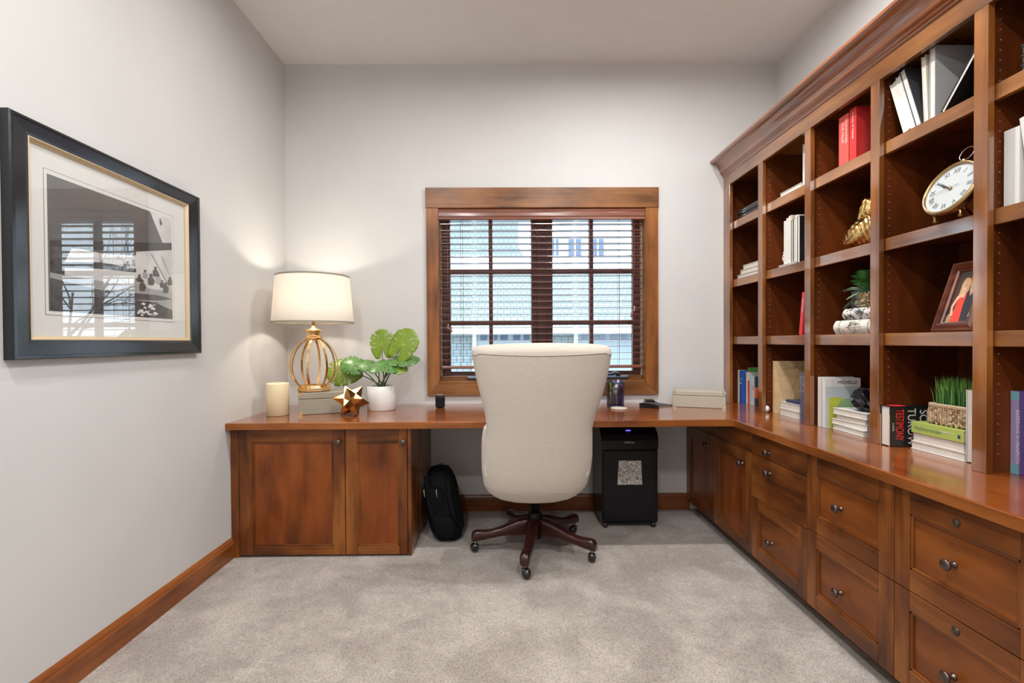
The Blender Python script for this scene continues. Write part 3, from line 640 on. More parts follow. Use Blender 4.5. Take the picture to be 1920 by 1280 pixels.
tag(b.build('star_ornament', GOLD2), 'faceted gold star ornament in front of the taupe box', 'ornament')

# monstera in white pot
PXc, PYc = -.783, 3.085
mo = thing('monstera_plant', (PXc, PYc, Z1), 'green monstera with split leaves in a white pot beside the lamp', 'plant')
b = MB(); b.lathe([(.0005, 0), (.086, 0), (.09, .004), (.090, .150), (.088, .153), (.084, .150), (.083, .128), (.0005, .126)], (PXc, PYc, Z1), 56); b.build('pot', WHITE, mo)
b = MB(); b.lathe([(.0005, .133), (.05, .135), (.083, .131)], (PXc, PYc, Z1), 24, cap=False); b.build('soil', mat('soil', (.03, .022, .016), .9, bump=.5, bscale=90), mo)
def leafmat(n, base, vein):
    mt, t, p = nodes(n); L = t.links.new; at_ = t.nodes.new('ShaderNodeAttribute'); at_.attribute_name = 'vein'
    nz = t.nodes.new('ShaderNodeTexNoise'); nz.inputs['Scale'].default_value = 25
    tc = t.nodes.new('ShaderNodeTexCoord'); L(tc.outputs['Object'], nz.inputs['Vector'])
    mr = t.nodes.new('ShaderNodeMapRange'); mr.inputs[3].default_value = .8; mr.inputs[4].default_value = 1.2; L(nz.outputs[0], mr.inputs[0])
    mx = t.nodes.new('ShaderNodeMix'); mx.data_type = 'RGBA'; mx.inputs[6].default_value = (*base, 1); mx.inputs[7].default_value = (*vein, 1); L(at_.outputs['Fac'], mx.inputs[0])
    h = t.nodes.new('ShaderNodeHueSaturation'); L(mx.outputs[2], h.inputs['Color']); L(mr.outputs[0], h.inputs['Value']); L(h.outputs[0], p.inputs['Base Color'])
    p.inputs['Roughness'].default_value = .35; p.inputs['Subsurface Weight'].default_value = .15; p.inputs['Subsurface Radius'].default_value = (.004, .01, .002); return mt
LEAF = leafmat('monstera_bright', (.17, .27, .018), (.34, .43, .09)); LEAFD = leafmat('monstera_deep', (.08, .20, .04), (.30, .42, .22))
def monstera(parent, c, nrm, tip, size, mt, curl=.12, seed=0, notch=.42):
    """leaf centred at c, facing nrm, pointing to tip (vectors)"""
    rnd = random.Random(seed); nrm = Vector(nrm).normalized(); y = Vector(tip); y = (y - nrm * y.dot(nrm)).normalized(); x = y.cross(nrm)
    b = MB(); bm = b.b; vl = bm.verts.layers.float.new('vein'); N = 120; NR = 8
    org = Vector((0, -.38)); cen = bm.verts.new((0, 0, 0)); vals = []
    def rad(a):   # a measured from tip direction, around the petiole joint
        q = abs(a) / PI
        return 1.0 - .22 * q - .10 * math.cos(4 * q * PI) * q + (.18 if q > .75 else 0) * math.sin((q - .75) * 4 * PI) - (.62 * max(0, (q - .93) / .07))
    ang = [-PI + 2 * PI * (k + .5) / N for k in range(N)]
    slots = [s_ * a for a in (.62, 1.15, 1.7) for s_ in (-1, 1)]
    slots = [a + rnd.uniform(-.08, .08) for a in slots]; depth = [rnd.uniform(.6, 1) * notch for _ in slots]
    G_ = []
    for a in ang:
        R_ = rad(a)
        for s_, dp in zip(slots, depth):
            d_ = abs(a - s_)
            if d_ < .05: R_ *= 1 - dp * (1 - d_ / .05) ** .5
        col = []
        for j in range(1, NR + 1):
            f = j / NR; r = R_ * f
            px_, py_ = r * math.sin(a) * .92, org.y + r * math.cos(a) * .98
            vein = max(0, 1 - min([abs(abs(a) - v) * (r + .25) / .03 for v in (0, .62, 1.05, 1.45, 1.88, 2.5)])) * .9
            zz = -curl * (px_ ** 2 * 1.4 + (py_) ** 2 * .8) + .008 * math.sin(a * 5 + seed) * f
            v = bm.verts.new((px_, py_, zz)); v[vl] = vein; col.append(v)
        G_.append(col)
    cen.co = (0, org.y, -curl * org.y ** 2 * .8); cen[vl] = 1
    # two slits per side inside the blade
    hole = set()
    for s_ in (-1, 1):
        for a0 in (.38, .9, 1.42, 1.9):
            k0 = int((s_ * a0 + rnd.uniform(-.05, .05) + PI) / (2 * PI) * N)
            j0 = rnd.choice((3, 4))
            for j in (j0, j0 + 1):
                if notch > 0: hole.add((k0 % N, j))
    for k in range(N - 1):
        for j in range(NR - 1):
            if (k, j) in hole: continue
            bm.faces.new((G_[k][j], G_[k + 1][j], G_[k + 1][j + 1], G_[k][j + 1]))
        bm.faces.new((cen, G_[k + 1][0], G_[k][0]))
    M = Matrix(((x.x, y.x, nrm.x, c[0]), (x.y, y.y, nrm.y, c[1]), (x.z, y.z, nrm.z, c[2]), (0, 0, 0, 1))) @ Matrix.Scale(size, 4)
    for v in bm.verts: v.co = M @ v.co
    for f in bm.faces: f.smooth = True
    joint = M @ Vector((0, org.y, -curl * org.y ** 2 * .8))
    o = b.build('leaf', mt, parent)
    md = o.modifiers.new('thick', 'SOLIDIFY'); md.thickness = .0009
    return joint
STEM = mat('plant_stem', (.10, .16, .06), .45)
LV = [(at(715, 634, Y=3.07), (-.1, -1, .12), (-.1, 0, 1), .100, LEAF, 1), (at(762, 635, Y=3.04), (-.15, -1, .25), (.55, 0, 1), .116, LEAF, 0),
      (at(652, 681, Y=3.10), (-.1, -.85, .55), (-.8, -.1, .35), .085, LEAFD, 1), (at(632, 698, Y=3.13), (.1, -.95, .30), (-.9, -.1, -.25), .118, LEAF, 1),
      (at(705, 688, Y=2.99), (-.2, -.6, .8), (-.4, -.8, -.4), .088, LEAFD, 1), (at(733, 688, Y=3.0), (.25, -.6, .8), (.4, -.8, -.4), .085, LEAFD, 1),
      (at(768, 671, Y=3.06), (.15, -.45, 1), (1, -.1, .05), .110, LEAFD, 1), (at(752, 690, Y=3.02), (.25, -.6, .9), (.9, -.5, .15), .075, LEAF, 1), (at(678, 681, Y=3.10), (-.2, -.6, .8), (-.9, .2, .1), .07, LEAFD, 1)]
for i, (c_, n_, t_, s_, m_, h_) in enumerate(LV):
    j = monstera(mo, c_, n_, t_, s_, m_, seed=i, notch=.42 if h_ else .12, curl=.25 if i > 1 else .1)
    base = Vector((PXc + .02 * math.cos(i * 2.3), PYc + .02 * math.sin(i * 2.3), Z1 + .13)); mid = base.lerp(j, .5) + Vector((0, 0, .03 if i > 1 else .0)); mid.x = lerp(mid.x, PXc, .25)
    pts = [base.lerp(mid, t / 4).lerp(mid.lerp(j, t / 4), t / 4) for t in range(5)]
    pts = [(base * (1 - t) ** 2 + mid * 2 * t * (1 - t) + j * t * t) for t in [k / 10 for k in range(11)]]
    b = MB(); b.tube(pts, [lerp(.0045, .0026, k / 10) for k in range(11)], 8); b.build('leaf_stalk', STEM, mo)

# small black gadget, pen cup, coaster, stapler, phone
g = thing('desk_gadget', (-.418, 3.14, Z1), 'small black rounded gadget on the desk below the window\'s left corner', 'gadget')
b = MB(); b.box(-.448, -.388, 3.12, 3.18, Z1 + .001, Z1 + .082, .012, seg=3); b.build('case', PLAST, g)
b = MB(); b.box(-.438, -.398, 3.13, 3.17, Z1 + .082, Z1 + .086, .002); b.build('grey_top', mat('gadget_grey', (.25, .25, .26), .3), g)
pc = (.727, 3.155)
cp = thing('pen_cup', (*pc, Z1), 'dark blue-black wire mesh pen cup on the desk right of chair', 'pen cup')
MESHM = glass('mesh_cup', 1.5, (.62, .64, .74), .25)
b = MB(); b.lathe([(.001, .002), (.052, .002), (.055, .006), (.060, .160), (.058, .160), (.053, .008), (.001, .005)], (*pc, Z1), 40); b.build('cup_wall', MESHM, cp)
b = MB(); b.lathe([(.0605, .156), (.062, .158), (.062, .163), (.0595, .163), (.0585, .158), (.0605, .156)], (*pc, Z1), 40, cap=False); b.lathe([(.053, .0), (.056, .002), (.056, .008), (.053, .010)], (*pc, Z1), 40); b.build('rim', mat('cup_rim', (.10, .12, .22), .3, .6), cp)
PENS = [('black ballpoint pen', BLACK, -.03, .01, -.05, .165), ('white-capped pen', PAPERW, .0, -.03, .15, .17), ('dark felt-tip marker', CHAR, -.012, -.02, .12, .172), ('yellow-green highlighter', mat('hl_yellow', (.6, .7, .05), .4), -.038, -.012, -.08, .15), ('green pen', mat('pen_green', (.05, .4, .12), .4), .038, .0, .06, .15), ('magenta pen', mat('pen_magenta', (.5, .03, .25), .4), .042, -.016, .07, .14), ('red pen', RED, -.01, -.04, -.1, .13), ('blue pen', BLUE, .02, .025, .2, .165), ('thick grey marker', mat('marker_grey', (.13, .13, .15), .5), .012, -.035, .06, .11)]
where = ['leaning left', 'leaning right', 'crossing the middle', 'at the left side', 'at the right side', 'at the far right', 'at the bottom front', 'at the back', 'short, in front']
for (nm, mt, x, y, tl_, L_), wh in zip(PENS, where):
    o = thing('marker_pen' if 'marker' in nm or 'high' in nm else 'pen', (pc[0] + x * .8, pc[1] + y * .8, Z1 + .008), nm + ' in the wire mesh cup, ' + wh, 'pen', 'pens in the mesh cup', rot=(0, tl_ * .5, 0))
    r = .0085 if 'thick' in nm else .0055
    b = MB(); b.lathe([(.001, 0), (r * .7, .004), (r, .012), (r, L_ * .62)], (0, 0, 0), 12); b.build('barrel', mt, o, local=True)
    b = MB(); b.lathe([(r * 1.12, L_ * .6), (r * 1.12, L_ * .97), (r * .7, L_)], (0, 0, 0), 12); b.box(r, r * 1.4, -.0015, .0015, L_ * .65, L_ * .95); b.build('cap', mt, o, local=True)
b = MB(); b.lathe([(.001, 0), (.05, 0), (.0525, .003), (.052, .007), (.047, .008), (.046, .0065), (.001, .0065)], (.722, 3.035, Z1), 40)
tag(b.build('coaster', mat('coaster_stone', (.62, .57, .48), .5)), 'round white coaster in front of the pen cup', 'coaster')
st = thing('stapler', (.925, 3.075, Z1), 'slim black stapler lying in front of the calculator', 'stapler', rz=math.radians(-35))
b = MB(); b.box(-.062, .062, -.011, .011, 0, .008, .003); b.build('stapler_base', PLAST, st, local=True)
b = MB(); b.prism([(-.06, .010), (.06, .010), (.062, .018), (.03, .024), (-.045, .030), (-.062, .024)], 'y', -.010, .010); b.build('stapler_arm', PLASTM, st, local=True)
ca_ = thing('calculator', (1.03, 3.215, Z1), 'dark desk calculator with tilted screen behind the stapler', 'calculator', rz=math.radians(-8))
b = MB(); b.prism([(-.09, 0), (.105, 0), (.105, .006), (-.02, .020), (-.09, .024)], 'y', -.045, .045); b.build('case', mat('calc_grey', (.10, .10, .11), .35), ca_, local=True)
M = Matrix.Translation((.0, 0, .0178)) @ Matrix.Rotation(.112, 4, 'Y')
b = MB(); b.box(-.088, -.03, -.042, .042, .021, .034, .002); b.build('screen_block', PLAST, ca_, local=True)
b = MB(); b.box(-.012, .09, -.035, .035, -.0005, .0022, .0005, M=M); b.build('keypad', mat('calc_keys', (.42, .42, .42), .5), ca_, local=True)

# golf ball
b = MB(); gb = (1.553, 2.852, Z1); b.ball((gb[0], gb[1], gb[2] + .0213), .0213, sub=4)
GB = mat('golf_ball_white', (.8, .8, .8), .3, coat=.5)
t = GB.node_tree; vo = t.nodes.new('ShaderNodeTexVoronoi'); vo.inputs['Scale'].default_value = 260; tc = t.nodes.new('ShaderNodeTexCoord'); t.links.new(tc.outputs['Object'], vo.inputs['Vector'])
bp_ = t.nodes.new('ShaderNodeBump'); bp_.inputs['Strength'].default_value = .35; bp_.inputs['Distance'].default_value = .001; t.links.new(vo.outputs['Distance'], bp_.inputs['Height']); t.links.new(bp_.outputs[0], t.nodes['Principled BSDF'].inputs['Normal'])
tag(b.build('golf_ball', GB), 'white golf ball on the worktop at foot of the bookcase', 'golf ball')

# ------------------------------------------------------------------ shredder
SX0, SX1, SY0, SY1 = .603, .953, 2.99, 3.30
sd = thing('paper_shredder', ((SX0 + SX1) / 2, 3.14, 0), 'tall black paper shredder on casters beneath the desk', 'shredder')
b = MB(); b.prism([(SX0 + .004, .035), (SX1 - .004, .035), (SX1, .06), (SX1, .49), (SX0, .49), (SX0, .06)], 'y', SY0 + .006, SY1); b.build('bin_housing', PLAST, sd)
b = MB(); b.box(SX0 + .008, SX1 - .008, SY0 - .004, SY0 + .010, .045, .488, .006); dr = b.build('bin_front', PLASTM, sd)
b = MB(); q = (SX0 + .105, SX0 + .245, SX0 + .096, SX0 + .25)
b.prism([(q[2], .275), (q[3], .275), (q[1], .425), (q[0], .425)], 'y', SY0 - .0055, SY0 + .001)
sm, t, p = nodes('shredded_paper'); vo = t.nodes.new('ShaderNodeTexVoronoi'); vo.inputs['Scale'].default_value = 230; tc = t.nodes.new('ShaderNodeTexCoord'); t.links.new(tc.outputs['Object'], vo.inputs['Vector'])
r = t.nodes.new('ShaderNodeValToRGB'); r.color_ramp.elements[0].color = (.05, .045, .04, 1); r.color_ramp.elements[1].color = (.8, .78, .72, 1); sp = t.nodes.new('ShaderNodeSeparateColor'); t.links.new(vo.outputs['Color'], sp.inputs[0]); t.links.new(sp.outputs[0], r.inputs[0]); t.links.new(r.outputs[0], p.inputs['Base Color']); p.inputs['Roughness'].default_value = .7
b.build('bin_window', sm, dr)
b = MB(); b.prism([(SY0 - .002, .494), (SY1, .494), (SY1, .62), (SY0 + .06, .62), (SY0 + .01, .585), (SY0 - .004, .55)], 'x', SX0 - .003, SX1 + .003); hd = b.build('shredder_head', PLAST, sd)
b = MB(); b.box(.762, .79, SY0 + .028, SY0 + .034, .604, .609); b.build('power_light', mat('blue_led', (.1, .1, .9), .3, emit=(.15, .1, 1, 2.5)), hd)
text('Fellowes', .017, mat('print_silver', (.6, .6, .6), .4), hd, (.776 - sd.location.x - 0, SY0 - .0045 - sd.location.y, .533), (1, 0, 0), (0, 0, 1), align='CENTER')
for x in (SX0 + .025, SX1 - .025):
    for y in (SY0 + .02, SY1 - .03):
        b = MB(); M = Matrix.Translation((x, y, .018)) @ Matrix.Rotation(PI / 2, 4, 'Y'); b.lathe([(.012, -.012), (.018, -.010), (.018, .010), (.012, .012)], (0, 0, 0), 20, M=M); b.box(x - .010, x + .010, y - .012, y + .012, .022, .042, .003); b.build('caster', RUB, sd)
# ------------------------------------------------------------------ backpack
bp = thing('backpack', (-.37, 2.92, 0), 'black backpack leaning on the left cabinet under the desk', 'backpack')
R = []
for z, cx_, cy_, hx, hy in ((.002, -.335, 2.90, .055, .07), (.015, -.338, 2.90, .078, .10), (.05, -.345, 2.905, .094, .118), (.12, -.362, 2.915, .104, .12), (.20, -.377, 2.925, .107, .115), (.27, -.388, 2.935, .102, .108), (.33, -.395, 2.945, .090, .10), (.375, -.397, 2.955, .074, .085), (.40, -.396, 2.96, .055, .06), (.41, -.395, 2.965, .02, .02)):
    rg = sup(cx_, cy_, hx, hy, z, 40, 2.8)
    for p_ in rg: p_.x += .004 * math.sin(p_.z * 60 + p_.y * 40); p_.y += .004 * math.sin(p_.x * 90 + p_.z * 50)
    R.append(rg)
b = MB(); b.rings(R); b.build('bag_body', NYLON, bp)
b = MB(); R = [sup(-.41, 2.85, hx, hy, z, 30, 3) for z, hx, hy in ((.14, .02, .02), (.15, .05, .035), (.20, .062, .045), (.28, .06, .045), (.31, .05, .035), (.318, .02, .015))]; 
for i, rg in enumerate(R):
    for p_ in rg: p_.x += .03 - .012 * i
b.rings(R); b.build('front_pocket', NYLON, bp)
b = MB(); R = [sup(-.33 - .012 * i, 2.80 + .004 * i, hx, hy, z, 30, 3) for i, (z, hx, hy) in enumerate(((.03, .03, .02), (.045, .06, .03), (.1, .07, .035), (.15, .062, .035), (.165, .03, .02)))]; b.rings(R); b.build('lower_pocket', NYLON, bp)
b = MB(); b.tube([(-.40, 2.93, .39), (-.402, 2.925, .42), (-.392, 2.93, .43), (-.38, 2.94, .425), (-.376, 2.945, .395)], .007, 8, flat=.4); b.build('top_handle', NYLON, bp)
for x0 in (-.33, -.455):
    b = MB(); b.tube([(x0 - .01, 2.86, .375), (x0 + .0, 2.835, .33), (x0 + .008, 2.81, .26), (x0 + .03, 2.795, .18), (x0 + .05, 2.80, .10)], .016, 8, flat=.3); b.build('strap', NYLON, bp)
for x in (-.428, -.482):
    b = MB(); q = at(818 if x > -.45 else 795, 930, Y=2.79); b.tube([(q.x, 2.79, .315), (q.x + .002, 2.788, .29), (q.x + .004, 2.788, .272)], [.004, .005, .0045], 8, flat=.5); b.build('zipper_pull', mat('zip_pull', (.55, .52, .42), .4, .5), bp)

# ------------------------------------------------------------------ books
def book(loc, w, d, h, cover, label, group, fore=False, lay=False, rz=0, rx=0, ry=0, pages=PAGES, letter=None, name='book', cat='book', board=.0022, inset=.003, lyaxis=False):
    """standing: x depth (spine at 0 or d), y thickness centred, z height. lying: x depth, y height centred, z thickness"""
    o = thing(name, loc, label, cat, group, rot=(rx, ry, rz))
    def bx(b, x0, x1, t0, t1, h0, h1, bev=.0006):
        if fore: x0, x1 = d - x1, d - x0
        if lay: b.box(x0, x1, h0 - h / 2, h1 - h / 2, t0, t1, bev)
        else: b.box(x0, x1, t0 - w / 2, t1 - w / 2, h0, h1, bev)
    b = MB(); bx(b, 0, d, 0, board, 0, h); bx(b, 0, d, w - board, w, 0, h); bx(b, 0, board, board * .5, w - board * .5, 0, h); b.build('cover', cover, o, local=True)
    b = MB(); bx(b, board, d - inset, board, w - board, inset, h - inset, 0); b.build('pages', pages, o, local=True)
    if letter:
        for L_ in letter: text(L_[0], L_[1], L_[2], o, L_[3], L_[4], L_[5], sx=L_[6] if len(L_) > 6 else 1.0)
    return o
E1 = .0004
# bay 1 (beside the back wall)
g = 'black books lying on the top left shelf'
for k, nm in enumerate(('bottom', 'second', 'third', 'topmost')):
    book((1.572 + .006 * (k % 2), 3.095 - .004 * k, SH[2] + E1 + k * .0175), .017, .20, .30, BLACK if k % 2 == 0 else CHAR, 'thin black book lying on the top shelf by back wall, %s of its stack' % nm, g, lay=True, letter=[('a new history', .008, PAPERW, (-.0004, .09, .005), (0, -1, 0), (0, 0, 1))])
g = 'cream books lying in a stack of three'
for k, (nm, h_, w_, mt) in enumerate((('bottom', .30, .027, PAPERW), ('middle', .265, .028, CREAM), ('topmost', .24, .028, PAPERW))):
    book((1.572 + .004 * k, 3.095 - .016 * k, SH[1] + E1 + k * .0288), w_, .20, h_, mt, 'off-white book lying in the stack of three by back wall, %s' % nm, g, lay=True, fore=True)
g = 'books standing at the far left end of worktop'
row = [('narrow beige paperback at far left of the row of standing books', CREAM, .018, .225, 3.285, 1.600), ('blue hardback with white title, second from left in the row', BLUE, .032, .224, 3.259, 1.603),
       ('pale book with a green band, taller and behind the blue one', PALEB, .018, .245, 3.233, 1.645), ('beige paperback right of the blue hardback', CREAM, .014, .215, 3.216, 1.622), ('slim red book low among the row', RED, .010, .16, 3.203, 1.626),
       ('pale teal book in the middle of the row', TEAL, .024, .205, 3.185, 1.632), ('white paperback with tiny dark lettering right of the teal book', PAPERW, .016, .19, 3.164, 1.638),
       ('navy and orange paperback beside the second bookcase post', NAVY, .022, .19, 3.144, 1.644)]
for lb, mt, w_, h_, y, x in row:
    L_ = []
    if mt is BLUE: L_ = [('S', .022, PAPERW, (-.0005, -.008, .16), (0, -1, 0), (0, 0, 1)), ('N', .022, PAPERW, (-.0005, .006, .13), (0, -1, 0), (0, 0, 1))]
    if mt is PAPERW: L_ = [('Health', .012, BLKINK, (-.0005, 0.002, .13), (0, 0, -1), (0, -1, 0))]
    o = book((x, y, Z1 + E1), w_, .15, h_, mt, lb, g, letter=L_)
    if mt is PALEB: b = MB(); b.box(-.0006, .06, -w_ / 2 - .0004, w_ / 2 + .0004, h_ - .03, h_ + .0004); b.build('green_band', GREEN, o, local=True)
    if mt is NAVY: b = MB(); b.box(-.0006, .05, -w_ / 2 - .0004, w_ / 2 + .0004, .05, .12); b.build('orange_band', mat('orange_band', (.7, .14, .05), .4), o, local=True)
# bay 2
book((1.575, 2.665, SH[2] + E1), .014, .19, .225, PAPERW, 'thin white book lying lowest under the upright white one, second bay top', 'white books in the second bay, top shelf', lay=True, fore=True)
book((1.580, 2.655, SH[2] + E1 + .0145), .022, .18, .20, PAPERW, 'white book lying on a thinner one, second bay top shelf', 'white books in the second bay, top shelf', lay=True, fore=True)
book((1.585, 2.538, SH[2] + E1), .026, .16, .235, PAPERW, 'white hardback standing upright beside the lying white books, top shelf', 'white books in the second bay, top shelf', fore=True)
# bookend pair with row of pages-out books
book((1.560, 2.655, SH[1] + E1), .012, .2, .16, PAPERW, 'thin white book lying flat under the shelf-row\'s left bookend', 'white books in the second bay, middle shelf', lay=True, fore=True)
ro = [('off-white book, leftmost of the pages-out row', PAPERW, .024, .245), ('white book with cream pages second in the pages-out row', PAPERW, .022, .255), ('cream book third in the pages-out row', CREAM, .020, .262), ('dark book fourth in the pages-out row', CHAR, .018, .232), ('black-covered book fifth in the pages-out row', BLACK, .02, .238), ('pale slim book sixth in the pages-out row', PAPERW, .016, .25), ('black book last in the pages-out row beside third post', BLACK, .022, .25)]
y = 2.700
for lb, mt, w_, h_ in ro:
    y -= w_ / 2; book((1.572, y, SH[1] + E1 + (.0125 if y > 2.57 else 0)), w_, .16, h_, mt, lb, 'pages-out books on the middle shelf', fore=True); y -= w_ / 2 + .0006
for yy, lb in ((2.722, 'white coral ball bookend left of the pages-out books'), (2.475, 'white coral ball bookend right of the pages-out books, half behind a post')):
    o = thing('coral_bookend', (1.63, yy, SH[1] + (.0128 if yy > 2.6 else 0)), lb, 'bookend', 'coral ball bookends')
    b = MB(); rr = random.Random(5); b.ball((1.63, yy, SH[1] + .062), .05, sub=3, sc=(1, .42, 1))
    for v in b.b.verts: v.co.z += 0
    for k in range(90):
        a = rr.uniform(0, 2 * PI); c_ = rr.uniform(-1, 1); s_ = math.sqrt(1 - c_ * c_); b.ball((1.63 + .05 * s_ * math.cos(a), yy + .021 * s_ * math.sin(a), SH[1] + .062 + .05 * c_), .0055, sub=1)
    b.build('coral_ball', PAPERW, o)
    b = MB(); b.lathe([(.004, .11), (.006, .118), (.004, .128), (.001, .134)], (1.63, yy, SH[1]), 12); b.build('finial', PAPERW, o)
    b = MB(); b.box(1.60, 1.66, yy - .015, yy + .015, SH[1] + .0002 + (.0125 if yy > 2.6 else 0), SH[1] + .016, .002); b.build('foot', PAPERW, o)
book((1.580, 2.492, SH[0] + E1), .010, .16, .335, GREYC, 'tall thin grey book behind the leaning red book', 'leaning books in the second bay', rx=0)
book((1.572, 2.548, SH[0] + .002), .026, .17, .225, RED, 'red hardback leaning right beside the third bookcase post', 'leaning books in the second bay', rx=math.radians(7), letter=[('RED DOOR', .014, PAPERW, (-.0005, .004, .19), (0, 0, -1), (0, -1, 0))])
# map book, white stack, navy
o = book((1.583, 2.816, Z1 + E1), .030, .25, .305, TAN, 'tall tan book with an old map on its cover, behind white stack', None, rz=math.radians(-2))
b = MB(); rr = random.Random(9); yy = -.0153
def ln(x0, z0, x1, z1, w_=.0006):
    d_ = Vector((x1 - x0, 0, z1 - z0)); n_ = Vector((-d_.z, 0, d_.x)).normalized() * w_
    b.poly([Vector((x0, yy, z0)) - n_, Vector((x1, yy, z1)) - n_, Vector((x1, yy, z1)) + n_, Vector((x0, yy, z0)) + n_])
x, z = .06, .03
for k in range(34): x2 = x + rr.uniform(-.003, .010); z2 = z + rr.uniform(.001, .014); ln(x, z, x2, z2, .0007); x, z = x2, z2
for k in range(30): x0 = rr.uniform(.04, .2); z0 = rr.uniform(.05, .28); ln(x0, z0, x0 + rr.uniform(.01, .05), z0 + rr.uniform(-.004, .004), .0004)
ln(.045, .285, .12, .25); ln(.045, .26, .22, .262); b.build('map_drawing', INK, o, local=True)
text('OF', .02, INK, o, (.10, -.0153, .262), (1, 0, 0), (0, 0, 1), ext=.0001)
text('BAY', .011, INK, o, (.15, -.0153, .225), (1, 0, 0), (0, 0, 1), ext=.0001)
g = 'white books stacked beside the map book'
book((1.590, 2.680, Z1 + E1), .036, .18, .185, PAPERW, 'thick white book at bottom of the stack by map book', g, lay=True, fore=True)
book((1.594, 2.685, Z1 + E1 + .0368), .038, .175, .188, PAPERW, 'thick white book upper in the stack by map book', g, lay=True, fore=True)
book((1.602, 2.660, Z1 + E1 + .0756), .016, .12, .14, NAVY, 'small navy notebook lying on the two white books', None, lay=True)
o = book((1.543, 2.483, Z1 + E1), .034, .17, .255, INDIGO, 'tall slate-purple hardback standing against the third bookcase post', None, letter=[('S', .02, GREYC, (-.0005, -.004, .19), (0, -1, 0), (0, 0, 1))])
mitre = MB(); mitre.box(-.0006, 0, -.013, .013, .16, .162); mitre.box(-.0006, 0, -.013, .013, .235, .237); mitre.box(-.0006, 0, -.013, -.0118, .16, .237); mitre.box(-.0006, 0, .0118, .013, .16, .237); mitre.build('spine_frame', GREYC, o, local=True)
# bay 3
book((1.570, 2.222, SH[2] + E1), .062, .165, .232, REDL, 'thick coral-red book with white title, leftmost on the third bay top shelf', 'red books on the top shelf', letter=[('THE PALM', .020, PAPERW, (-.0005, .012, .20), (0, 0, -1), (0, -1, 0)), ('WASHINGTON', .016, PAPERW, (-.0005, -.012, .21), (0, 0, -1), (0, -1, 0))])
book((1.572, 2.165, SH[2] + E1), .040, .168, .240, RED, 'deep red book right of the coral-red one, top shelf', 'red books on the top shelf', letter=[('Secrets of Heaven', .016, PAPERW, (-.0005, .004, .22), (0, 0, -1), (0, -1, 0))])
book((1.640, 2.110, SH[2] + E1), .028, .12, .230, GREYC, 'pale grey book at right of the red books beside fourth post', None, fore=True)
# gold shell
o = thing('gold_seashell', (1.66, 2.19, SH[1]), 'glossy gold conch seashell ornament on the third bay middle shelf', 'ornament')
b = MB(); R = []; ax0 = Vector((1.60, 2.265, SH[1] + .045)); ax1 = Vector((1.70, 2.11, SH[1] + .105)); dr_ = (ax1 - ax0).normalized(); aa = dr_.cross(Vector((0, 0, 1))).normalized(); bb_ = dr_.cross(aa)
for i in range(46):
    t = i / 45; r = .010 + .068 * math.sin(min(1, t * 1.3) * PI / 2) ** .9 * (1 - .7 * max(0, (t - .72) / .28) ** 1.5); r *= 1 + .035 * math.sin(t * 60)
    R.append([ax0.lerp(ax1, t) + (aa * math.cos(q) + bb_ * math.sin(q)) * r * (1 + .045 * math.sin(q * 9 + t * 12)) * (1 + .08 * math.sin(q + t * 9)) for q in [2 * PI * k / 48 for k in range(48)]])
b.rings(R)
zm = min(v.co.z for v in b.b.verts)
for v in b.b.verts: v.co.z += SH[1] + .001 - zm
b.build('shell_body', GOLD2, o)
b = MB(); R = []
for i in range(20):
    t = i / 19; c_ = Vector((1.655 + .035 * t, 2.215 - .06 * t, SH[1] + .112 + .05 * math.sin(t * PI) + .055 * t)); r = .030 + .026 * math.sin(t * PI); r *= 1 + .12 * math.sin(t * 30)
    R.append([c_ + Vector((math.cos(q) * r * .55, math.cos(q) * -.3 * r, math.sin(q) * r)) * (1 + .08 * math.sin(q * 6)) for q in [2 * PI * k / 30 for k in range(30)]])
b.rings(R); b.build('flared_lip', GOLD2, o)
# faux books, pebble pot, fern
def fauxmat(n, base, ink, sc, lo_):
    mt, t, p = nodes(n); L = t.links.new; tc = t.nodes.new('ShaderNodeTexCoord'); nz = t.nodes.new('ShaderNodeTexNoise'); nz.inputs['Scale'].default_value = sc; nz.inputs['Detail'].default_value = 6; nz.inputs['Roughness'].default_value = .7
    L(tc.outputs['Object'], nz.inputs['Vector']); r = t.nodes.new('ShaderNodeValToRGB'); r.color_ramp.elements[0].position = lo_; r.color_ramp.elements[0].color = (*ink, 1); r.color_ramp.elements[1].position = lo_ + .06; r.color_ramp.elements[1].color = (*base, 1)
    L(nz.outputs[0], r.inputs[0]); L(r.outputs[0], p.inputs['Base Color']); p.inputs['Roughness'].default_value = .6; return mt
o = thing('book_box', (1.572, 2.165, SH[0] + E1), 'antique white book-shaped box with fleur-de-lis spine, lowest under the fern pot', 'box')
def spine_box(o, D, Lh, T, mt, name='spine_case'):
    b = MB(); R = []
    for y in (-Lh / 2, Lh / 2): R.append([Vector((x, y, z)) for x, z in [(.014 - .014 * math.sin(PI * k / 10), T * (1 - k / 10)) for k in range(11)][::-1] + [(D, T), (D, T - .004), (D - .006, T - .004), (D - .006, .004), (D, .004), (D, 0)]])
    b.rings(R, smooth=False); return b.build(name, mt, o, local=True)
spine_box(o, .19, .255, .064, fauxmat('aged_white', (.66, .63, .56), (.30, .27, .23), 30, .40))
FL = mat('fleur_grey', (.20, .18, .16), .6)
b = MB()
for s_ in (-1, 1): b.tube([(-.0004, .03 , .032 + s_ * .003), (-.0004, .0, .032 + s_ * .012), (.0, -.03, .032 + s_ * .018), (.002, -.045, .032 + s_ * .008)], .0011, 5); b.tube([(-.0002, .03, .032), (.001, .012, .032 + s_ * .022), (.001, -.012, .032 + s_ * .022), (-.0002, -.02, .032 + s_ * .008)], .0012, 5)
b.tube([(-.0004, .045, .032), (-.0004, -.055, .032)], .001, 5)
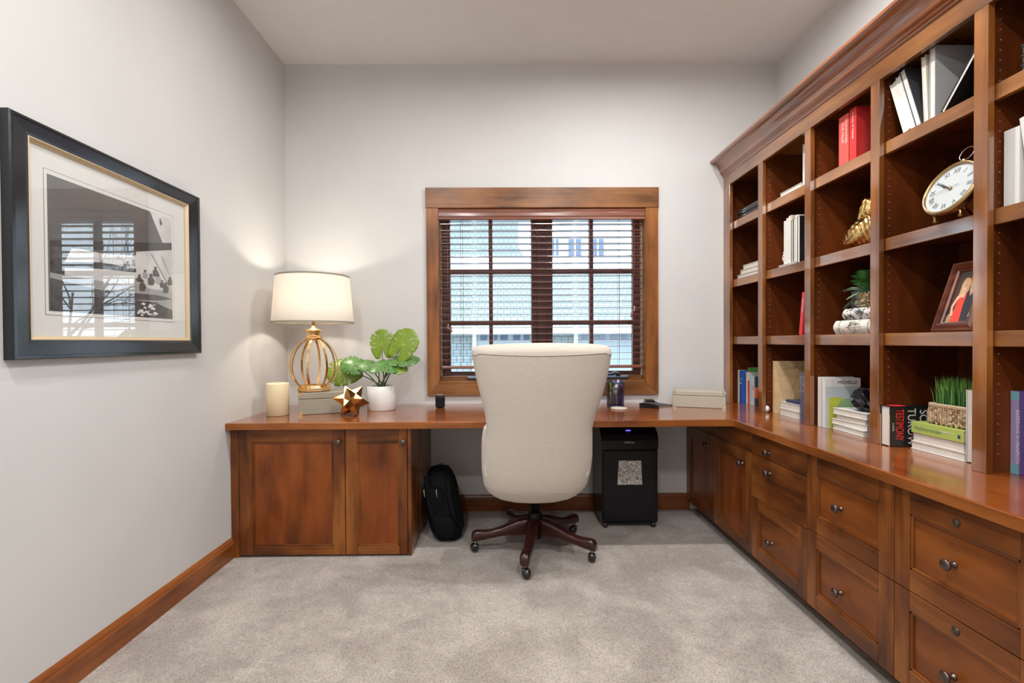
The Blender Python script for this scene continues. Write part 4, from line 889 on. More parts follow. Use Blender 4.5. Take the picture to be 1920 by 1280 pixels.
for yy in (.09, -.09): b.tube([(.012, yy, .002), (.001, yy, .018), (0, yy, .032), (.001, yy, .046), (.012, yy, .062)], .0012, 5)
b.build('fleur_de_lis', FL, o, local=True)
o = thing('book_box', (1.578, 2.130, SH[0] + .0655), 'birch-bark patterned book-shaped box under the fern pot', 'box')
spine_box(o, .17, .22, .052, fauxmat('birch', (.62, .60, .56), (.04, .04, .04), 45, .46))
o = thing('pebble_fern', (1.655, 2.150, SH[0] + .118), 'green fern in a square glass pot filled with pebbles', 'plant')
fx, fy, fz = 1.655, 2.163, SH[0] + .118
b = MB(); s_ = .052
for (x0, x1, y0, y1) in ((-s_, s_, -s_, -s_ + .003), (-s_, s_, s_ - .003, s_), (-s_, -s_ + .003, -s_, s_), (s_ - .003, s_, -s_, s_), (-s_, s_, -s_, s_)):
    b.box(fx + x0, fx + x1, fy + y0, fy + y1, fz, fz + (.078 if (x1 - x0 < .01 or y1 - y0 < .01) else .003))
b.build('glass_pot', glass('pot_glass', 1.5, (.95, .97, .96)), o)
rr = random.Random(11); b = MB()
for k in range(900):
    x, y, z = rr.uniform(-.0445, .0445), rr.uniform(-.0445, .0445), rr.uniform(.008, .066)
    if max(abs(x), abs(y)) < .036: continue
    b.ball((fx + x, fy + y, fz + z), rr.uniform(.004, .0065), mi=k % 3, sub=1, sc=(1, rr.uniform(.7, 1.1), rr.uniform(.6, .9)))
b.box(fx - .034, fx + .034, fy - .034, fy + .034, fz + .003, fz + .064)
q = b.build('pebbles', [mat('pebble_tan', (.55, .36, .17), .4), mat('pebble_cream', (.72, .58, .38), .4), mat('pebble_brown', (.28, .16, .08), .4)], o); q['kind'] = 'stuff'
FERN = mat('fern_green', (.05, .20, .04), .5, var=.2, vscale=40); FERNP = mat('fern_pale', (.24, .36, .22), .5, var=.15, vscale=40)
fr_ = [((-.06, .085, -.06), .07, FERNP), ((-.07, .05, -.02), .07, FERNP), ((-.01, .09, .06), .08, FERN), ((-.05, .10, .02), .07, FERNP), ((-.03, .085, .03), .06, FERNP), ((-.045, .03, .07), .08, FERN), ((.0, .05, .09), .10, FERN), ((-.05, -.04, .05), .08, FERN), ((.02, -.07, .06), .09, FERN), ((-.03, -.02, .085), .1, FERN), ((.03, .05, .05), .09, FERN), ((.0, -.05, .09), .09, FERN), ((-.02, .07, .075), .1, FERN), ((-.055, .005, .04), .07, FERN)]
for k, (e, hp, mt) in enumerate(fr_):
    p0 = Vector((fx, fy, fz + .062)); p2 = p0 + Vector((e[0] * 1.1, e[1] * 1.05, e[2] * (1.25 if e[2] > 0 else 1))); p1 = p0.lerp(p2, .45) + Vector((0, 0, hp * .55)); b = MB(); pts = []
    for i in range(17):
        t = i / 16; pts.append(p0 * (1 - t) ** 2 + p1 * 2 * t * (1 - t) + p2 * t * t)
    b.tube(pts, [lerp(.0014, .0005, i / 16) for i in range(17)], 5)
    for i in range(2, 16):
        tg = (pts[i + 1] - pts[i - 1]).normalized(); sd_ = tg.cross(Vector((0, 0, 1))).normalized(); upv = sd_.cross(tg)
        ln_ = .036 * math.sin(PI * (i / 17) ** .8) + .006
        for s_ in (-1, 1):
            a_ = pts[i]; tp_ = a_ + sd_ * s_ * ln_ + tg * ln_ * .55 - upv * ln_ * .25; mdp = a_.lerp(tp_, .5) + tg * .0032; mdm = a_.lerp(tp_, .5) - tg * .0032
            b.poly([a_, mdm, tp_, mdp])
    b.build('frond', mt, o)
# MICHELLE book pair, stack, bowl
o = book((1.552, 2.365, Z1 + E1), .018, .17, .245, PAPERW, 'white paperback with dotted spine, behind the MICHELLE book', 'paperbacks beside the third post', letter=[('. . . . . . . . . . . . . .', .014, BLKINK, (-.0005, .0, .2), (0, 0, -1), (0, -1, 0))])
o = book((1.556, 2.337, Z1 + E1), .020, .175, .242, PAPERW, 'white and lime green paperback titled MICHELLE standing behind stack', 'paperbacks beside the third post', letter=[('MICHELLE', .0215, mat('title_plum', (.10, .03, .05), .5), (.062, -.0108, .214), (1, 0, 0), (0, 0, 1))])
b = MB(); yy = -.0102
def flat(pts, mi): b.poly([(x, yy, z) for x, z in pts], mi)
flat([(.004, .004), (.172, .004), (.172, .20), (.004, .20)], 0); yy = -.0103
flat([(.02, .004), (.172, .004), (.172, .10), (.11, .135), (.06, .15), (.02, .148)], 1); yy = -.0104
flat([(.06, .10), (.075, .128), (.10, .142), (.13, .144), (.165, .13), (.165, .10)], 2); yy = -.0105
b.build('cover_art', [mat('art_grey_blue', (.45, .52, .53), .5), mat('art_lime', (.48, .52, .06), .5), mat('art_green', (.26, .42, .20), .5)], o, local=True)
g = 'white books stacked under the crystal bowl'
zz = Z1 + E1
for k, (nm, w_, h_, x, y, rz_, mt) in enumerate((('lowest', .026, .215, 1.577, 2.205, -3, PAPERW), ('second', .024, .215, 1.582, 2.203, 3, PAPERW), ('third', .022, .20, 1.590, 2.205, -2, CREAM), ('topmost', .028, .215, 1.582, 2.20, 1, PAPERW))):
    book((x, y, zz), w_, .16, h_, mt, 'white book lying in the stack under black crystal bowl, %s' % nm, g, lay=True, fore=True, rz=math.radians(rz_)); zz += w_ + .0006
o = thing('crystal_bowl', (1.668, 2.165, zz), 'black cut-crystal bowl on the stack of white books', 'bowl')
b = MB(); NB = 18; R = []; pf = [(.030, 0), (.048, .004), (.064, .02), (.074, .040), (.078, .058), (.074, .076), (.064, .092), (.052, .102)]
for i, (r, z) in enumerate(pf):
    R.append([Vector((1.668 + (r + (.009 if (k + i) % 2 else -.006) * (0 < i < 7)) * math.cos(2 * PI * (k + .5 * i) / NB), 2.165 + (r + (.009 if (k + i) % 2 else -.006) * (0 < i < 7)) * math.sin(2 * PI * (k + .5 * i) / NB), zz + z)) for k in range(NB)])
b.rings(R, cap=False, smooth=False); bmesh.ops.triangulate(b.b, faces=b.b.faces)
b.lathe([(.001, .001), (.03, 0)], (1.668, 2.165, zz), NB, smooth=False, cap=False)
b.build('faceted_body', mat('black_crystal', (.004, .004, .010), .08, coat=.2, spec=.5), o)
b = MB(); b.lathe([(.052, .100), (.055, .104), (.054, .108), (.048, .108), (.044, .10), (.055, .06), (.04, .012), (.001, .010)], (1.668, 2.165, zz), 44, cap=False); b.build('rim', bpy.data.materials['black_crystal'], o)
# bay 4: leaning books
g = 'pages-out books on the fourth bay top shelf'
for k, (y, w_, h_, mt, lb) in enumerate(((1.861, .034, .235, PAPERW, 'white book leaning left, outermost of the three leaning books'), (1.833, .020, .250, PAPERW, 'thin white book leaning left, middle of the three leaning books'), (1.809, .024, .262, CHAR, 'dark-covered book leaning left, rightmost of the three leaning books'))):
    book((1.562, y, SH[2] + .0012 + math.sin(math.radians(17.5)) * w_ / 2), w_, .17, h_, mt, lb, g, fore=True, rx=math.radians(-17.5))
book((1.562, 1.777, SH[2] + E1), .018, .17, .252, CREAM, 'tall off-white book standing straight left of the big grey book', g, fore=True, rx=math.radians(-3))
book((1.562, 1.752, SH[2] + E1), .024, .19, .262, GREYC, 'big book with grey cover standing straight in the top shelf', g, fore=True)
book((1.562, 1.712, SH[2] + .006), .016, .16, .225, BLACK, 'black-covered book leaning right against the fifth post', g, fore=True, rx=math.radians(40))
# clock
cc = at(1785, 354, Z=1.682); clk = thing('table_clock', (cc.x, cc.y, SH[1]), 'round brass pocket-watch style clock with white dial', 'clock')
LN = math.radians(21); nrm = Vector((-math.cos(LN), -.05, math.sin(LN) * 1.0)).normalized(); up_ = Vector((math.sin(LN), 0, math.cos(LN))); up_ = (up_ - nrm * up_.dot(nrm)).normalized(); rt_ = up_.cross(nrm)
MC = Matrix(((rt_.x, up_.x, nrm.x, cc.x), (rt_.y, up_.y, nrm.y, cc.y), (rt_.z, up_.z, nrm.z, cc.z), (0, 0, 0, 1)))
b = MB(); b.lathe([(.001, -.034), (.05, -.032), (.08, -.026), (.088, -.016), (.091, -.012), (.088, -.008), (.094, -.002), (.0965, .006), (.094, .013), (.088, .015), (.0855, .010), (.0855, .004)], (0, 0, 0), 64, M=MC, cap=False); b.build('case', BRASS, clk)
b = MB(); b.lathe([(.0005, .006), (.086, .006)], (0, 0, 0), 64, M=MC, cap=False, smooth=False); b.build('dial', mat('dial_white', (.42, .44, .45), .35), clk)
off_ = clk.location
for k, nme in enumerate(('XII', 'I', 'II', 'III', 'IIII', 'V', 'VI', 'VII', 'VIII', 'IX', 'X', 'XI')):
    a = PI / 2 - 2 * PI * k / 12; rad_ = Vector((math.cos(a), math.sin(a), 0)); tan_ = Vector((math.sin(a), -math.cos(a), 0))
    o_ = MC @ (rad_ * .056 + Vector((0, 0, .0064))) - off_; R3 = MC.to_3x3()
    text(nme, .026, BLKINK, clk, o_, R3 @ tan_, R3 @ rad_, name='numeral', ext=.0001, sx=.75, align='CENTER')
def hand(nm, ang, L0, L1, w_, z):
    a = PI / 2 - ang; M = MC @ Matrix.Rotation(a, 4, 'Z'); b = MB(); b.prism([(-L0, -w_ * .3), (L1 * .5, -w_), (L1 * .6, -w_ * 2.2), (L1 * .7, -w_), (L1, 0), (L1 * .7, w_), (L1 * .6, w_ * 2.2), (L1 * .5, w_), (-L0, w_ * .3)] if w_ > .001 else [(-L0, -w_), (L1, -w_ * .5), (L1, w_ * .5), (-L0, w_)], 'z', z, z + .0008, M=M); b.build(nm, BLKINK, clk)
hand('hour_hand', 2 * PI * 9.9 / 12, .008, .045, .0025, .008); hand('minute_hand', 2 * PI * 50 / 60, .01, .066, .0018, .009); hand('second_hand', 2 * PI * 43 / 60, .03, .07, .0005, .0105)
b = MB(); b.lathe([(.0005, .006), (.006, .006), (.006, .012), (.0005, .012)], (0, 0, 0), 16, M=MC); b.build('hand_boss', BRASS, clk)
b = MB(); b.tube([MC @ Vector((0, .09, -.005)), MC @ Vector((0, .10, -.005)), MC @ Vector((0, .104, -.005)), MC @ Vector((0, .112, -.005))], [.008, .006, .009, .005], 14); b.build('winding_crown', BRASS, clk)
b = MB(); b.tube([MC @ Vector((.024 * math.cos(a), .131 + .024 * math.sin(a), -.005)) for a in [2 * PI * k / 32 + .01 for k in range(33)]], .0016, 8); b.build('bow_ring', mat('bow_steel', (.5, .47, .42), .25, 1), clk)
for s_ in (-.045, .045):
    q = MC @ Vector((s_, -.082, -.012)); b = MB(); b.tube([q, (q.x + .004, q.y, SH[1] + .012), (q.x + .002, q.y, SH[1] + .0008)], [.005, .004, .006], 10); b.build('foot', BRASS, clk)
q = MC @ Vector((0, -.03, -.03)); b = MB(); b.tube([q, (q.x + .07, q.y, SH[1] + .0045)], .004, 8); b.build('rear_strut', BRASS, clk)
# photo frame with two women
pf_ = thing('photo_frame', (1.562, 1.672, SH[0] + .001), 'brown wooden photo frame with two women on a shelf', 'photo frame', rot=(0, math.radians(19), 0))
def PF(t, name, mt, o, i, prof):
    b = MB(); R = []
    for t_, x in prof: R.append([Vector((x, lerp(o[0], i[0], t_), lerp(o[2], i[2], t_))), Vector((x, lerp(o[1], i[1], t_), lerp(o[2], i[2], t_))), Vector((x, lerp(o[1], i[1], t_), lerp(o[3], i[3], t_))), Vector((x, lerp(o[0], i[0], t_), lerp(o[3], i[3], t_)))])
    b.rings(R, cap=False, smooth=False); return b.build(name, mt, t, local=True)
PF(pf_, 'frame', FRW, (-.082, .078, 0, .262), (-.048, .044, .036, .226), [(0, .012), (0, -.004), (.1, -.008), (.25, -.008), (.3, -.004), (.6, -.010), (.8, -.012), (.85, -.006), (1, -.002), (1, .006)])
b = MB(); b.box(.005, .012, -.08, .076, .002, .26); b.build('backing', BLACK, pf_, local=True)
b = MB(); fx_ = [.0048]
cols = [mat('photo_bg', (.05, .018, .010), .4), mat('photo_red', (.75, .04, .02), .4), mat('photo_black', (.008, .010, .018), .4), mat('photo_skin', (.72, .40, .26), .4), mat('photo_hair', (.62, .42, .18), .4), mat('photo_floor', (.35, .25, .15), .4), mat('photo_glow', (.6, .12, .02), .4), mat('photo_white', (.8, .75, .7), .4), mat('photo_lip', (.35, .05, .05), .4)]
def ph(pts, mi): # local photo coordinates: s 0..1 left to right (left is +y), t 0..1 up
    fx_[0] -= .00006; b.poly([(fx_[0], .046 - .094 * s_, .036 + .19 * t_) for s_, t_ in pts], mi)
def el_(cx_, cy_, rx_, ry_, mi, n_=18): ph([(cx_ + rx_ * math.cos(2 * PI * k / n_), cy_ + ry_ * math.sin(2 * PI * k / n_)) for k in range(n_)], mi)
ph([(0, 0), (1, 0), (1, 1), (0, 1)], 0); ph([(.45, .7), (1, .75), (1, 1), (.6, 1)], 6); ph([(0, 0), (.3, 0), (.12, .18), (0, .12)], 5)
el_(.40, .72, .17, .15, 4); ph([(.24, .72), (.22, .5), (.30, .36), (.40, .55), (.56, .50), (.56, .7)], 4)         # hair, first woman
el_(.78, .80, .19, .15, 4); ph([(.62, .8), (.60, .62), (.72, .60), (.98, .6), (.98, .8)], 4)
ph([(.52, .58), (.70, .66), (.92, .64), (1, .58), (1, .02), (.55, 0), (.50, .3)], 2)
ph([(.62, .62), (.70, .69), (.80, .60), (.68, .50)], 3); ph([(.86, .1), (.94, .12), (.95, .22), (.88, .2)], 7)
ph([(.22, .50), (.34, .56), (.52, .56), (.52, .50), (.30, .44)], 3); ph([(.20, .52), (.30, .52), (.16, .30), (.08, .33)], 3); ph([(.08, .33), (.15, .31), (.24, .17), (.14, .14)], 3); ph([(.14, .14), (.22, .19), (.40, .24), (.40, .19), (.24, .12)], 3)
ph([(.27, .46), (.38, .50), (.44, .42), (.50, .56), (.55, .55), (.54, .3), (.58, 0), (.20, 0), (.24, .2)], 1)
el_(.41, .70, .105, .115, 3); el_(.76, .77, .11, .115, 3)
for cx_, cy_ in ((.41, .70), (.76, .77)):
    el_(cx_ - .045, cy_ + .02, .014, .010, 2, 8); el_(cx_ + .045, cy_ + .02, .014, .010, 2, 8); ph([(cx_ - .045, cy_ - .045), (cx_, cy_ - .07), (cx_ + .045, cy_ - .045)], 7); el_(cx_, cy_ - .015, .012, .014, 4, 8)
ph([(.27, .80), (.33, .86), (.42, .87), (.36, .80), (.31, .72), (.28, .55), (.24, .56)], 4); ph([(.63, .88), (.72, .92), (.84, .91), (.72, .85), (.66, .76), (.64, .64), (.60, .7)], 4)
b.build('photograph', cols, pf_, local=True)
b = MB(); b.box(.0005, .0012, -.048, .044, .036, .226); b.build('glass', PHG, pf_, local=True)
b = MB(); b.box(.012, .015, -.03, .03, .01, .15, M=Matrix.Translation((.0, 0, .0)) @ Matrix.Rotation(0, 4, 'Y')); b.build('easel_strut', BLACK, pf_, local=True)
# TESTIMONY book standing on its fore edge
o = thing('book', (1.531, 1.9245, Z1 + E1), 'thick black hardback titled TESTIMONY standing on its side', 'book')
b = MB(); Lh, Wd, T = .235, .162, .048
b.box(0, Lh, -T / 2, -T / 2 + .003, 0, Wd, .0008); b.box(0, Lh, T / 2 - .003, T / 2, 0, Wd, .0008); b.box(0, Lh, -T / 2, T / 2, Wd - .003, Wd, .0008); b.build('cover', BLACK, o, local=True)
b = MB(); b.box(.004, Lh - .004, -T / 2 + .003, T / 2 - .003, .004, Wd - .003); b.build('pages', PAGES, o, local=True)
SALM = mat('board_salmon', (.62, .32, .20), .5); b = MB(); b.box(-.0008, 0, -T / 2, -T / 2 + .003, .0, Wd * .78); b.box(-.0008, 0, T / 2 - .003, T / 2, .0, Wd * .78); b.build('board_edges', SALM, o, local=True)
REDI = mat('title_red', (.80, .02, .02), .5, emit=None)
yF = -T / 2 - .0004
text('TESTIMONY', .046, REDI, o, (.024, yF, .150), (0, 0, -1), (1, 0, 0), sx=.50); text('TUROW', .046, PAPERW, o, (.072, yF, .154), (0, 0, -1), (1, 0, 0), sx=.86); text('SCOTT', .046, PAPERW, o, (.120, yF, .148), (0, 0, -1), (1, 0, 0), sx=.86)
text('A NOVEL', .010, PAPERW, o, (.010, yF, .095), (0, 0, -1), (1, 0, 0), sx=.8); text('#1 NEW YORK TIMES BESTSELLING', .007, PAPERW, o, (.166, yF, .145), (0, 0, -1), (1, 0, 0))
b = MB(); b.box(.014, .066, -T / 2, T / 2 - .012, Wd + .0002, Wd + .0008); b.build('red_spine_band', REDI, o, local=True)
# green book and white books, basket of grass
g = 'books stacked under the grass basket'
zz = Z1 + E1
book((1.598, 1.770, zz), .030, .16, .222, PAPERW, 'white book at the bottom of stack under green book', g, lay=True, fore=True); zz += .0306
book((1.600, 1.770, zz), .034, .158, .212, CREAM, 'cream-paged book between the green book and bottom white book', g, lay=True, fore=True); zz += .0346
o = book((1.596, 1.768, zz), .042, .16, .216, mat('soft_green_cover', (.36, .45, .10), .45), 'green hardback lying under the grass basket', g, lay=True, letter=[('Mediterranean', .020, mat('ink_teal', (.14, .24, .14), .5), (-.0006, .095, .014), (0, -1, 0), (0, 0, 1)), ('The Garden Cook', .008, PAPERW, (-.0006, -.012, .022), (0, -1, 0), (0, 0, 1))])
b = MB(); b.box(-.0006, 0, -.096, -.086, .012, .024); b.build('publisher_mark', NAVY, o, local=True); zz += .0425
bx_, by_ = 1.668, 1.747; bs = thing('grass_basket', (bx_, by_, zz), 'woven seagrass basket of tall green grass on the green book', 'plant', rz=0)
b = MB(); hx, hy, hh = .048, .078, .072; rr = random.Random(2); per = []
nS, nL = 9, 16
for k in range(nL): per.append((-hx, lerp(-hy, hy, (k + .5) / nL), PI / 2))
for k in range(nS): per.append((lerp(-hx, hx, (k + .5) / nS), hy, 0))
for k in range(nL): per.append((hx, lerp(hy, -hy, (k + .5) / nL), PI / 2))
for k in range(nS): per.append((lerp(hx, -hx, (k + .5) / nS), -hy, 0))
for i, (x, y, a) in enumerate(per):
    for j in range(9):
        z = .005 + (j + .5 * (i % 2)) * hh / 9.3; bul = 1 + .05 * math.sin(PI * z / hh)
        M = Matrix.Translation((x * bul, y * bul, z)) @ Matrix.Rotation(a, 4, 'Z') @ Matrix.Rotation(.9 * (1 if i % 2 else -1), 4, 'Y')
        b.ball((0, 0, 0), .0056, mi=rr.choice((0, 0, 1, 2)), sub=1, sc=(1.35, .75, .72), M=M)
for k in range(2):
    z = hh - .002 + k * .006; n_ = 60
    b.tube([((hx + .001) * math.copysign(min(1, abs(math.cos(a)) * 1.35), math.cos(a)), (hy + .001) * math.copysign(min(1, abs(math.sin(a)) * 1.35), math.sin(a)), z + .0012 * math.sin(a * 30)) for a in [2 * PI * q / n_ for q in range(n_ + 1)]], .0042, 6, mi=k)
b.box(-hx + .006, hx - .006, -hy + .006, hy - .006, .001, hh - .012, 0, 2)
b.build('woven_basket', [mat('seagrass', (.42, .29, .17), .7), mat('seagrass_pale', (.58, .45, .30), .7), mat('seagrass_dark', (.22, .13, .07), .7)], bs, local=True)
b = MB(); rr = random.Random(4)
for k in range(620):
    x, y = rr.uniform(-hx + .008, hx - .008), rr.uniform(-hy + .006, hy - .006); h_ = rr.uniform(.085, .128); lx, ly = rr.gauss(0, .006) + x * .12, rr.gauss(0, .008) + y * .16
    w_ = .0017; a = rr.uniform(0, PI); dx, dy = w_ * math.cos(a), w_ * math.sin(a); mi = 0 if rr.random() < .75 else 1
    p0 = Vector((x, y, hh - .014)); p1 = p0 + Vector((lx * .35, ly * .35, h_ * .6)); p2 = p0 + Vector((lx, ly, h_)); dv = Vector((dx, dy, 0))
    b.poly([p0 - dv, p0 + dv, p1 + dv * .8, p1 - dv * .8], mi); b.poly([p1 - dv * .8, p1 + dv * .8, p2], 1 if rr.random() < .6 else mi)
q = b.build('grass_blades', [mat('grass_deep', (.035, .13, .035), .5), mat('grass_light', (.16, .34, .05), .5)], bs, local=True); q['kind'] = 'stuff'
book((1.602, 1.6475, Z1 + E1), .022, .15, .252, PAPERW, 'white book standing upright right of the grass basket stack', None, fore=True)
# bay 5
for k, nm in enumerate(('lowest', 'middle', 'topmost')):
    mt = bpy.data.materials.get('plaid') or None
    if mt is None:
        mt, t, p = nodes('plaid'); L = t.links.new; tc = t.nodes.new('ShaderNodeTexCoord'); ws = []
        for d_ in ('X', 'Y'):
            wv = t.nodes.new('ShaderNodeTexWave'); wv.bands_direction = d_; wv.inputs['Scale'].default_value = 14; L(tc.outputs['Object'], wv.inputs['Vector']); ws.append(wv)
        ad = t.nodes.new('ShaderNodeMath'); ad.operation = 'MULTIPLY'; L(ws[0].outputs['Fac'], ad.inputs[0]); L(ws[1].outputs['Fac'], ad.inputs[1])
        r = t.nodes.new('ShaderNodeValToRGB'); r.color_ramp.elements[0].color = (.02, .03, .03, 1); r.color_ramp.elements[1].color = (.55, .58, .52, 1); L(ad.outputs[0], r.inputs[0]); L(r.outputs[0], p.inputs['Base Color'])
    o = thing('plaid_box', (1.575, 1.37, SH[2] + E1 + k * .030), 'dark plaid flat box on the top shelf at right edge, %s of three' % nm, 'box', 'plaid flat boxes')
    b = MB(); b.box(0, .17, -.09, .09, 0, .024, .004); b.build('box_tray', mt, o, local=True); b = MB(); b.box(-.002, .172, -.092, .092, .0242, .0292, .002); b.build('lid', mt, o, local=True)
g = 'white books on the fifth bay middle shelf'
book((1.574, 1.486, SH[1] + E1), .046, .17, .240, PAPERW, 'thick cream hardback standing upright by the fifth post', g)
book((1.574, 1.415, SH[1] + .003), .026, .17, .262, PAPERW, 'white hardback leaning left onto the thick cream one', g, rx=math.radians(-8))
book((1.574, 1.375, SH[1] + .003), .026, .17, .265, PAPERW, 'second white hardback leaning left, cut by right edge of the photo', g, rx=math.radians(-8))
o = book((1.612, 1.507, Z1 + E1), .024, .18, .262, PURPLE, 'purple gardening paperback standing at the right edge', None, letter=[('GARDENING IN MINNESOTA', .016, mat('silver_ink', (.62, .60, .66), .5), (-.0009, -.004, .205), (0, 0, -1), (0, -1, 0), .82)])
b = MB(); b.box(-.0006, .001, -.012, .012, .0, .262); b.build('spine_strip', LILAC, o, local=True)
b = MB(); b.box(-.0008, .001, -.0122, .0122, .002, .030); b.box(-.0008, .001, -.0122, .0122, .235, .26); b.build('teal_bands', mat('teal_band', (.15, .35, .40), .5), o, local=True)

# ------------------------------------------------------------------ unseen ceiling lights, most added as fill
for i, (x, y, wt, rad_) in enumerate(DOWN):
    o = thing('recessed_downlight', (x, y, ZC), 'round white recessed ceiling light out of view', 'ceiling light', 'recessed ceiling lights')
    b = MB(); b.lathe([(.055, 0), (.085, 0), (.085, -.004), (.075, -.006), (.055, -.002), (.055, 0)], (0, 0, 0), 32, cap=False); b.build('trim_ring', PAPERW, o, local=True)
    b = MB(); b.lathe([(.0005, -.0012), (.055, -.0012)], (0, 0, 0), 32, cap=False); b.build('lens', mat('downlight_lens', (.9, .9, .9), .4, emit=(1, .96, .9, 6)) if i == 0 else bpy.data.materials['downlight_lens'], o, local=True)
    l = bpy.data.lights.new('downlight', 'AREA'); l.shape = 'DISK'; l.size = rad_ * 2; l.energy = wt; l.color = (1, .99, .975); l.spread = math.radians(175)
    q = bpy.data.objects.new('downlight', l); COL.objects.link(q); q.parent = o; q.location = (0, 0, -.012)

# ------------------------------------------------------------------ outside: neighbour house, lawn, trees
gm, t, p = nodes('lawn'); nz = t.nodes.new('ShaderNodeTexNoise'); nz.inputs['Scale'].default_value = 3; r = t.nodes.new('ShaderNodeValToRGB'); r.color_ramp.elements[0].color = (.05, .07, .03, 1); r.color_ramp.elements[1].color = (.12, .13, .07, 1); t.links.new(nz.outputs[0], r.inputs[0]); t.links.new(r.outputs[0], p.inputs['Base Color'])
b = MB(); b.box(-30, 40, 4.2, 60, -1.3, -1.2); o = b.build('ground_outside', gm); o['kind'] = 'structure'
def shingle(n, c1, c2, sc, ax):
    mt, t, p = nodes(n); L = t.links.new; tc = t.nodes.new('ShaderNodeTexCoord'); sp = t.nodes.new('ShaderNodeSeparateXYZ'); cb = t.nodes.new('ShaderNodeCombineXYZ'); L(tc.outputs['Object'], sp.inputs[0]); L(sp.outputs[0], cb.inputs[0])
    L(sp.outputs[2], cb.inputs[1]); br = t.nodes.new('ShaderNodeTexBrick'); br.inputs['Color1'].default_value = (*c1, 1); br.inputs['Color2'].default_value = (*c2, 1); br.inputs['Mortar'].default_value = (c1[0] * .45, c1[1] * .45, c1[2] * .45, 1)
    br.inputs['Scale'].default_value = 1; br.inputs['Brick Width'].default_value = .14; br.inputs['Row Height'].default_value = sc; br.inputs['Mortar Size'].default_value = .008; br.offset = .5
    L(cb.outputs[0], br.inputs['Vector']); L(br.outputs[0], p.inputs['Base Color']); p.inputs['Roughness'].default_value = .9; return mt
SHG = shingle('roof_shingle', (.165, .195, .19), (.215, .24, .225), .085, 'z'); SID = shingle('wall_shingle', (.20, .25, .27), (.23, .28, .30), .13, 'z')
HW = mat('house_trim_white', (.62, .62, .60), .6); HG = mat('garage_grey', (.24, .28, .31), .6); HB = mat('house_glass', (.06, .09, .16), .1)
hs = thing('neighbor_house', (0, 11, -1.2), 'grey shingled garage house seen through the window blinds', 'house')
YH = 10.0
def hz(v, y): return at(1000, v, Y=y).z
def hxp(u, y): return at(u, 560, Y=y).x
b = MB(); b.box(-7, 3.6, YH, YH + 3.2, -1.2, hz(618, YH)); b.build('garage_wall', SID, hs)
b = MB(); zE, zR = hz(612, YH - .3), hz(506, YH + 3.2)
b.rings([[Vector((x, YH - .35, zE)), Vector((x, YH + 3.2, zR)), Vector((x, YH + 3.2, zR - .12)), Vector((x, YH - .35, zE - .12))] for x in (-7.4, 3.9)], smooth=False); b.build('lower_roof', SHG, hs)
b = MB(); b.box(-7.4, 3.9, YH - .40, YH - .33, zE - .16, zE - .0); b.build('gutter_fascia', HW, hs)
YU = YH + 3.2
b = MB(); b.box(-9, hxp(973, YU), YU + .1, YU + 3, zR - .3, 7.5); b.prism([(hxp(973, YU), zR), (hxp(996, YU), zR), (hxp(973, YU), hz(462, YU))], 'y', YU + .1, YU + .3); b.build('upper_gable_wall', SID, hs)
b = MB(); b.box(-9, 8, YU + .02, YU + .1, zR - .1, hz(482, YU)); b.build('roof_trim_band', HW, hs)
b = MB(); b.box(hxp(1010, YU), hxp(1180, YU), YU + .3, YU + 3, zR, hz(440, YU)); b.build('upper_wall_white', HW, hs)
for u0, u1 in ((1036, 1050), (1069, 1093), (1113, 1136)):
    b = MB(); b.box(hxp(u0, YU), hxp(u1, YU), YU + .26, YU + .32, hz(489, YU), hz(444, YU)); w_ = b.build('window', HB, hs)
    b = MB(); xm = (hxp(u0, YU) + hxp(u1, YU)) / 2; b.box(xm - .02, xm + .02, YU + .24, YU + .33, hz(489, YU), hz(444, YU)); b.build('mullion', HW, w_)
b = MB(); b.rings([[Vector((x, YU + .3, hz(480, YU)))] * 1 + [Vector((x + .9, YU + .3, hz(462, YU))), Vector((x + 1.8, YU + .3, hz(480, YU)))] for x in (hxp(1165, YU),)] + [[Vector((hxp(1165, YU), YU + 2, hz(480, YU))), Vector((hxp(1165, YU) + .9, YU + 2, hz(462, YU))), Vector((hxp(1165, YU) + 1.8, YU + 2, hz(480, YU)))]], smooth=False); b.build('far_gable', SHG, hs)
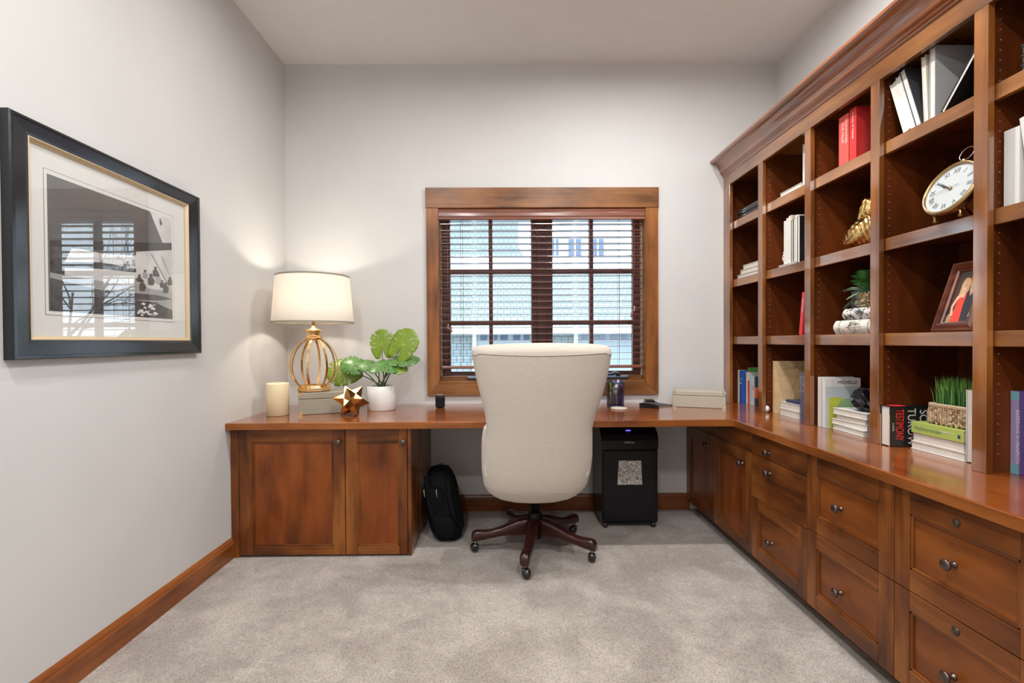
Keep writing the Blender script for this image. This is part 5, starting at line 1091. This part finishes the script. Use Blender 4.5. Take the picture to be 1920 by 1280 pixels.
for u0, u1, wins in ((893, 1030, ((901, 913), (926, 932), (938, 951), (962, 975), (981, 992))), (1082, 1240, ((1090, 1101), (1115, 1118), (1122, 1133), (1144, 1155), (1164, 1174), (1182, 1190)))):
    b = MB(); b.box(hxp(u0, YH), hxp(u1, YH), YH - .06, YH - .02, -1.2, hz(615, YH)); gd = b.build('garage_door', HG, hs)
    for z in (hz(640, YH), hz(665, YH), hz(700, YH)): pass
    b = MB(); b.box(hxp(u0, YH) - .08, hxp(u0, YH), YH - .10, YH, -1.2, hz(614, YH)); b.build('door_trim', HW, hs)
    for w0, w1 in wins: b = MB(); b.box(hxp(w0, YH), hxp(w1, YH), YH - .08, YH - .055, hz(637, YH), hz(622, YH)); b.build('door_window', HB, gd)
BARK = mat('tree_bark', (.09, .07, .055), .9, bump=.4, bscale=20)
def tree(x, y, label, seed, hgt):
    rr = random.Random(seed); o = thing('bare_tree', (x, y, -1.2), label, 'tree', 'bare trees beside the house'); b = MB()
    def br(p, d, L_, r, n_):
        pts = [p]; q = p.copy(); dd = d.copy()
        for _ in range(4): dd = (dd + Vector((rr.gauss(0, .13), rr.gauss(0, .13), .05))).normalized(); q = q + dd * L_ / 4; pts.append(q.copy())
        b.tube(pts, [lerp(r, r * .6, k / 4) for k in range(5)], 6 if n_ > 2 else 4)
        if n_ > 0:
            for k in range(3 if n_ > 1 else 4):
                a = rr.uniform(0, 2 * PI); e_ = rr.uniform(.45, .95); s_ = pts[rr.choice((2, 3, 4))]; ax = dd.orthogonal().normalized(); ax.rotate(Matrix.Rotation(a, 3, dd)); br(s_, (dd * math.cos(e_) + ax * math.sin(e_)).normalized(), L_ * rr.uniform(.6, .8), r * .5, n_ - 1)
    br(Vector((x, y, -1.2)), Vector((0, 0, 1)), hgt, .075, 5); b.build('trunk_and_branches', BARK, o)
tree(7.3, 11.5, 'bare tree reflected in the picture glass, nearest the house', 1, 2.6); tree(11.4, 12.0, 'bare tree reflected at the left of the picture glass', 2, 2.9); tree(9.0, 18.0, 'bare tree farther back, reflected between the other two', 3, 3.2)
